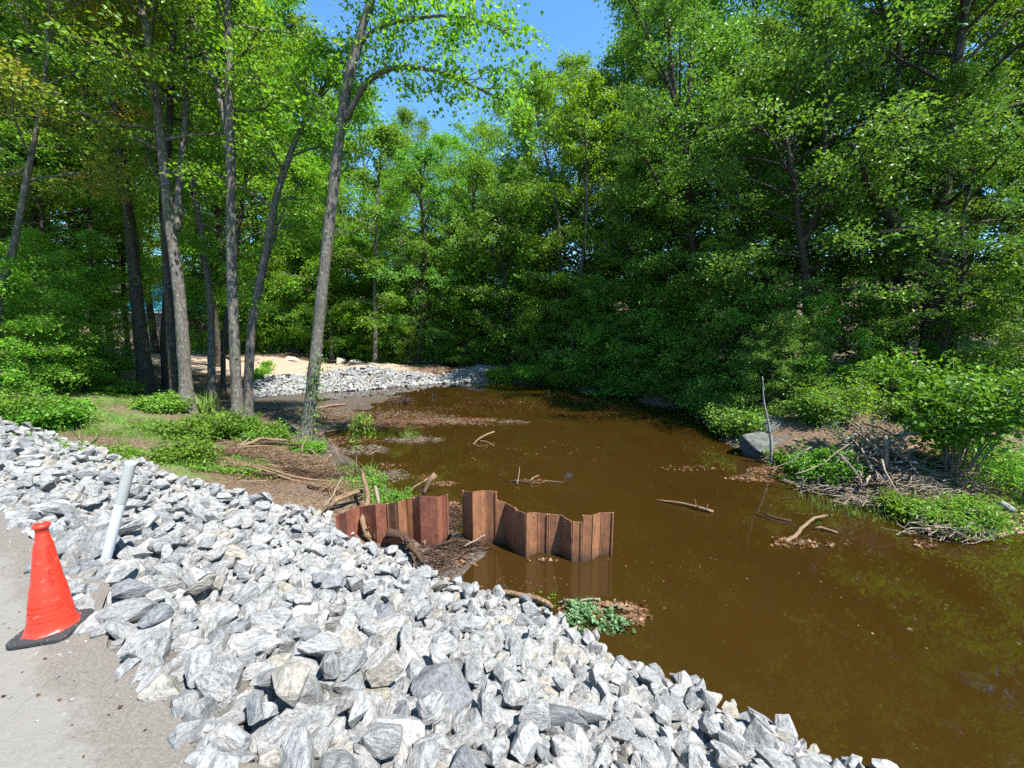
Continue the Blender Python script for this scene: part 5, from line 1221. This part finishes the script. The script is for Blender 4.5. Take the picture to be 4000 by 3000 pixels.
def wrap_text(name, txt, size, mode, az0, zc, matn, depth=.0012, shear=0.0, space=1.0):
    """lay a line of text on the cone surface. az0 in world radians, zc height; mode 'up' runs down the cone, 'round' round it"""
    cu = bpy.data.curves.new(name, 'FONT'); cu.body = txt; cu.size = size; cu.align_x = 'CENTER'; cu.align_y = 'CENTER'; cu.shear = shear; cu.space_character = space
    cu.extrude = depth; cu.resolution_u = 2
    o_ = bpy.data.objects.new(name, cu); COL.objects.link(o_)
    dg = bpy.context.evaluated_depsgraph_get(); dg.update()
    me_ = bpy.data.meshes.new_from_object(o_.evaluated_get(dg)); bpy.data.objects.remove(o_)
    for v in me_.vertices:
        x, y, z = v.co
        if mode == 'round':
            hz_ = zc + y; rr = cone_r(hz_) + (.004 if hz_ < .315 else 0); a = az0 + x / rr
        else:
            hz_ = zc - x; rr = cone_r(hz_) + (.004 if hz_ < .315 else 0); a = az0 + y / rr
        rr += z + .0004
        v.co = (rr * math.cos(a), rr * math.sin(a), hz_)
    me_.name = name
    return link(name, me_, M[matn], body)
az = math.atan2(-cb[1], -cb[0]) - ang      # direction of the camera in the cone's frame
wrap_text('handwriting', 'RiverSky', .036, 'up', az + .36, .515, 'ink', .0005, .35, .95)
wrap_text('handwriting', 'Builders', .036, 'up', az + .24, .375, 'ink', .0005, .3, .95)
for k, (tx, sz) in enumerate((('TrafFix Devices, Inc.', .021), ('Enviro-Cone\u00ae', .030), ('Made in U.S.A.', .021), ('www.trafficdevices.com', .014))):
    wrap_text('embossed_lettering', tx, sz, 'round', az - .42, .205 - k * .029, 'cone_red', .0026)

# marker post
pb = P(408, 2205, 1.84); ptp = PD(512, 1806, pb[1] + .05)
post = empty('marker_post', tuple(pb), 'white leaning plastic marker post stuck in the riprap behind the cone', 'marker post')
d = ptp - pb; Lp = float(np.linalg.norm(d)); q = Vector(d / Lp).to_track_quat('Z', 'Y'); post.rotation_mode = 'QUATERNION'; post.rotation_quaternion = q
def rotprof(name, prof, matn): return lathe(name, prof, matn, post, 32)
sp0 = Lp * .62
rotprof('post_tube', [(.001, -.25), (.037, -.25), (.037, 0), (.037, sp0 - .01), (.035, sp0 + .02)], 'pvc')
pf = [(.0395, sp0)]
for i in range(40): pf.append((.0390 + (.0012 if i % 2 else 0), sp0 + .004 + (Lp - sp0 - .01) * i / 39))
pf += [(.038, Lp - .002), (.036, Lp), (.031, Lp - .001), (.031, Lp - .2), (.001, Lp - .2)]
rotprof('reflective_sleeve', pf, 'sleeve')

# ------------------------------------------------------------------ building with teal roof
M['teal'] = simple_mat('teal_metal_roof', (.10, .42, .52), .45, .5, 2, .15, .05)
M['brick'] = simple_mat('red_brick', (.34, .13, .09), .85, .2, 30, .3, .3)
m, nt, out = mat('brick_courses')
co = objco(nt); bt = N(nt, 'ShaderNodeTexBrick'); bt.inputs['Color1'].default_value = (.34, .13, .09, 1); bt.inputs['Color2'].default_value = (.24, .09, .06, 1); bt.inputs['Mortar'].default_value = (.42, .38, .34, 1)
bt.inputs['Scale'].default_value = 1.0; bt.inputs['Brick Width'].default_value = .4; bt.inputs['Row Height'].default_value = .16; bt.inputs['Mortar Size'].default_value = .02
mp = N(nt, 'ShaderNodeMapping'); mp.inputs['Rotation'].default_value = (math.pi / 2, 0, 0); L(nt, co, mp.inputs[0]); L(nt, mp.outputs[0], bt.inputs[0]); principled(nt, out, bt.outputs[0], .85, .2); M['brick'] = m
M['whitepaint'] = simple_mat('white_trim_paint', (.7, .7, .68), .6)
YB = 40.0
bl = PD(470, 1300, YB); brr = PD(700, 1300, YB); wz = float(hgt((bl[0] + brr[0]) / 2, YB)); ez = PD(560, 1213, YB)[2]; az_ = PD(575, 1085, YB)[2]
cx = (bl[0] + brr[0]) / 2; hwid = (brr[0] - bl[0]) / 2; dep = 2.4
bld = empty('pavilion', (cx, YB + dep, wz), 'small brick building with a teal metal hip roof seen through the trunks', 'building')
def box_mesh(name, boxes):
    bm = bmesh.new()
    for (x0, x1, y0, y1, z0, z1) in boxes:
        vs = [bm.verts.new((x, y, z)) for z in (z0, z1) for x, y in ((x0, y0), (x1, y0), (x1, y1), (x0, y1))]
        for f in ((0, 3, 2, 1), (4, 5, 6, 7), (0, 1, 5, 4), (1, 2, 6, 5), (2, 3, 7, 6), (3, 0, 4, 7)): bm.faces.new([vs[i] for i in f])
    me_ = bpy.data.meshes.new(name); bm.to_mesh(me_); bm.free(); return me_
eh = ez - wz
link('wall', box_mesh('wall', [(-hwid + .45, hwid - .45, -dep + .5, -dep + .7, -.5, eh - .05), (-hwid + .45, hwid - .45, dep - .7, dep - .5, -.5, eh - .05), (-hwid + .45, -hwid + .65, -dep + .702, dep - .702, -.5, eh - .05), (hwid - .65, hwid - .45, -dep + .702, dep - .702, -.5, eh - .05)]), M['brick'], bld)
bm = bmesh.new()
c4 = [bm.verts.new(v) for v in ((-hwid, -dep, eh), (hwid, -dep, eh), (hwid, dep, eh), (-hwid, dep, eh))]
rg_ = [bm.verts.new((-.35, 0, az_ - wz)), bm.verts.new((.35, 0, az_ - wz))]
for f in ((c4[0], c4[1], rg_[1], rg_[0]), (c4[1], c4[2], rg_[1]), (c4[2], c4[3], rg_[0], rg_[1]), (c4[3], c4[0], rg_[0])): bm.faces.new(f)
ridges = []
bmesh.ops.solidify(bm, geom=bm.faces[:], thickness=.08)
for k in range(-11, 12):     # standing seams on the front slope
    x = k * hwid / 12; f = 1 - abs(x) / hwid; n_ = f if abs(x) > .35 else 1
    p0 = np.array([x, -dep, eh + .03]); p1 = np.array([x, -dep + dep * min(1, n_ * 1.06) * .97, eh + (az_ - wz - eh) * min(1, n_ * 1.06) * .97 + .03])
    v = [bm.verts.new(p0 + a) for a in ((-.02, 0, 0), (.02, 0, 0), (.02, 0, .04), (-.02, 0, .04))] + [bm.verts.new(p1 + a) for a in ((-.02, 0, 0), (.02, 0, 0), (.02, 0, .04), (-.02, 0, .04))]
    for f in ((0, 1, 5, 4), (1, 2, 6, 5), (2, 3, 7, 6), (3, 0, 4, 7), (0, 3, 2, 1), (4, 5, 6, 7)): bm.faces.new([v[i] for i in f])
me_ = bpy.data.meshes.new('roof'); bm.to_mesh(me_); bm.free(); link('roof', me_, M['teal'], bld)
for y_ in (-dep + .02, dep - .08):
    link('fascia', box_mesh('fascia', [(-hwid + .02, hwid - .02, y_, y_ + .06, eh - .24, eh - .083)]), M['whitepaint'], bld)

# small things
bm = bmesh.new(); me_ = None
bm.free()
hoop = bpy.data.meshes.new('plastic_hoop')
tt = Tubes(); aa = np.linspace(R(-20), R(215), 26); hr_ = .20
tt.add(np.stack([np.cos(aa) * hr_, np.sin(aa) * .05, np.sin(aa) * hr_], 1), np.full(26, .017), 8, 0)
ob = link('plastic_hoop', tt.mesh('plastic_hoop'), simple_mat('pale_blue_plastic', (.34, .42, .50), .4)); hp = P(3452, 1900, .3); ob.location = (hp[0], hp[1] - .15, hp[2] + .08); ob.rotation_euler = (0, .3, -.2)
tag(ob, 'pale blue plastic hose loop standing in the brush on the right bank', 'hose')
def lathe_free(name, prof, matn, loc, rot, label, cat):
    o_ = lathe(name, prof, matn, None, 20); o_.location = loc; o_.rotation_euler = rot; return tag(o_, label, cat)
M['blackglass'] = simple_mat('black_glass', (.01, .01, .012), .12, .6, 5, .05, 0)
q = P(1750, 2116, .1)
lathe_free('bottle', [(.001, 0), (.032, 0), (.034, .01), (.034, .11), (.026, .14), (.012, .17), (.012, .20), (.014, .205), (.001, .206)], 'blackglass', (q[0], q[1], q[2] + .04), (.5, .25, .3), 'small black bottle in the twigs between the pile walls', 'bottle')
# pebbles and crumbs on the road shoulder
SV, SF, SR, SCc = [], [], [], []; base = 0
for k in range(500):
    rs = np.random.default_rng(20000 + k); s = rs.uniform(-1.5, 9); e_ = -abs(rs.normal()) * .28 + .1
    q = E0[:2] + ED * s + EN * e_; r_ = rs.uniform(.003, .012)
    v, f, rl, rc = shape(0, 0, 0, r_, LO, rs)
    SV.append(v + np.array([q[0], q[1], 2.006 + r_ * .3])); SF.append(f + base); SR.append(rl); SCc.append(np.full(len(v), rc)); base += len(v)
stuff_rocks('road_gravel', SV, SF, SR, SCc, 'tiny loose stones along the edge of the road')
r = np.random.default_rng(99); n = 120; s = r.uniform(-1.5, 4, n); e_ = -np.abs(r.normal(size=n)) * .6 - .02
qq = E0[:2] + ED * s[:, None] + EN * e_[:, None]
ob = link('soil_crumbs', leaves_mesh('soil_crumbs', np.concatenate([qq, np.full((n, 1), 2.012)], 1), np.array([0, 0, 1.0]) + r.normal(size=(n, 3)) * .5, r.normal(size=(n, 3)), r.uniform(.010, .026, n), r.random(n) * .35, T_MAPLE), M['leaf_dry'])
tag(ob, 'dark soil crumbs and leaf bits scattered on the asphalt', 'crumbs', kind='stuff')
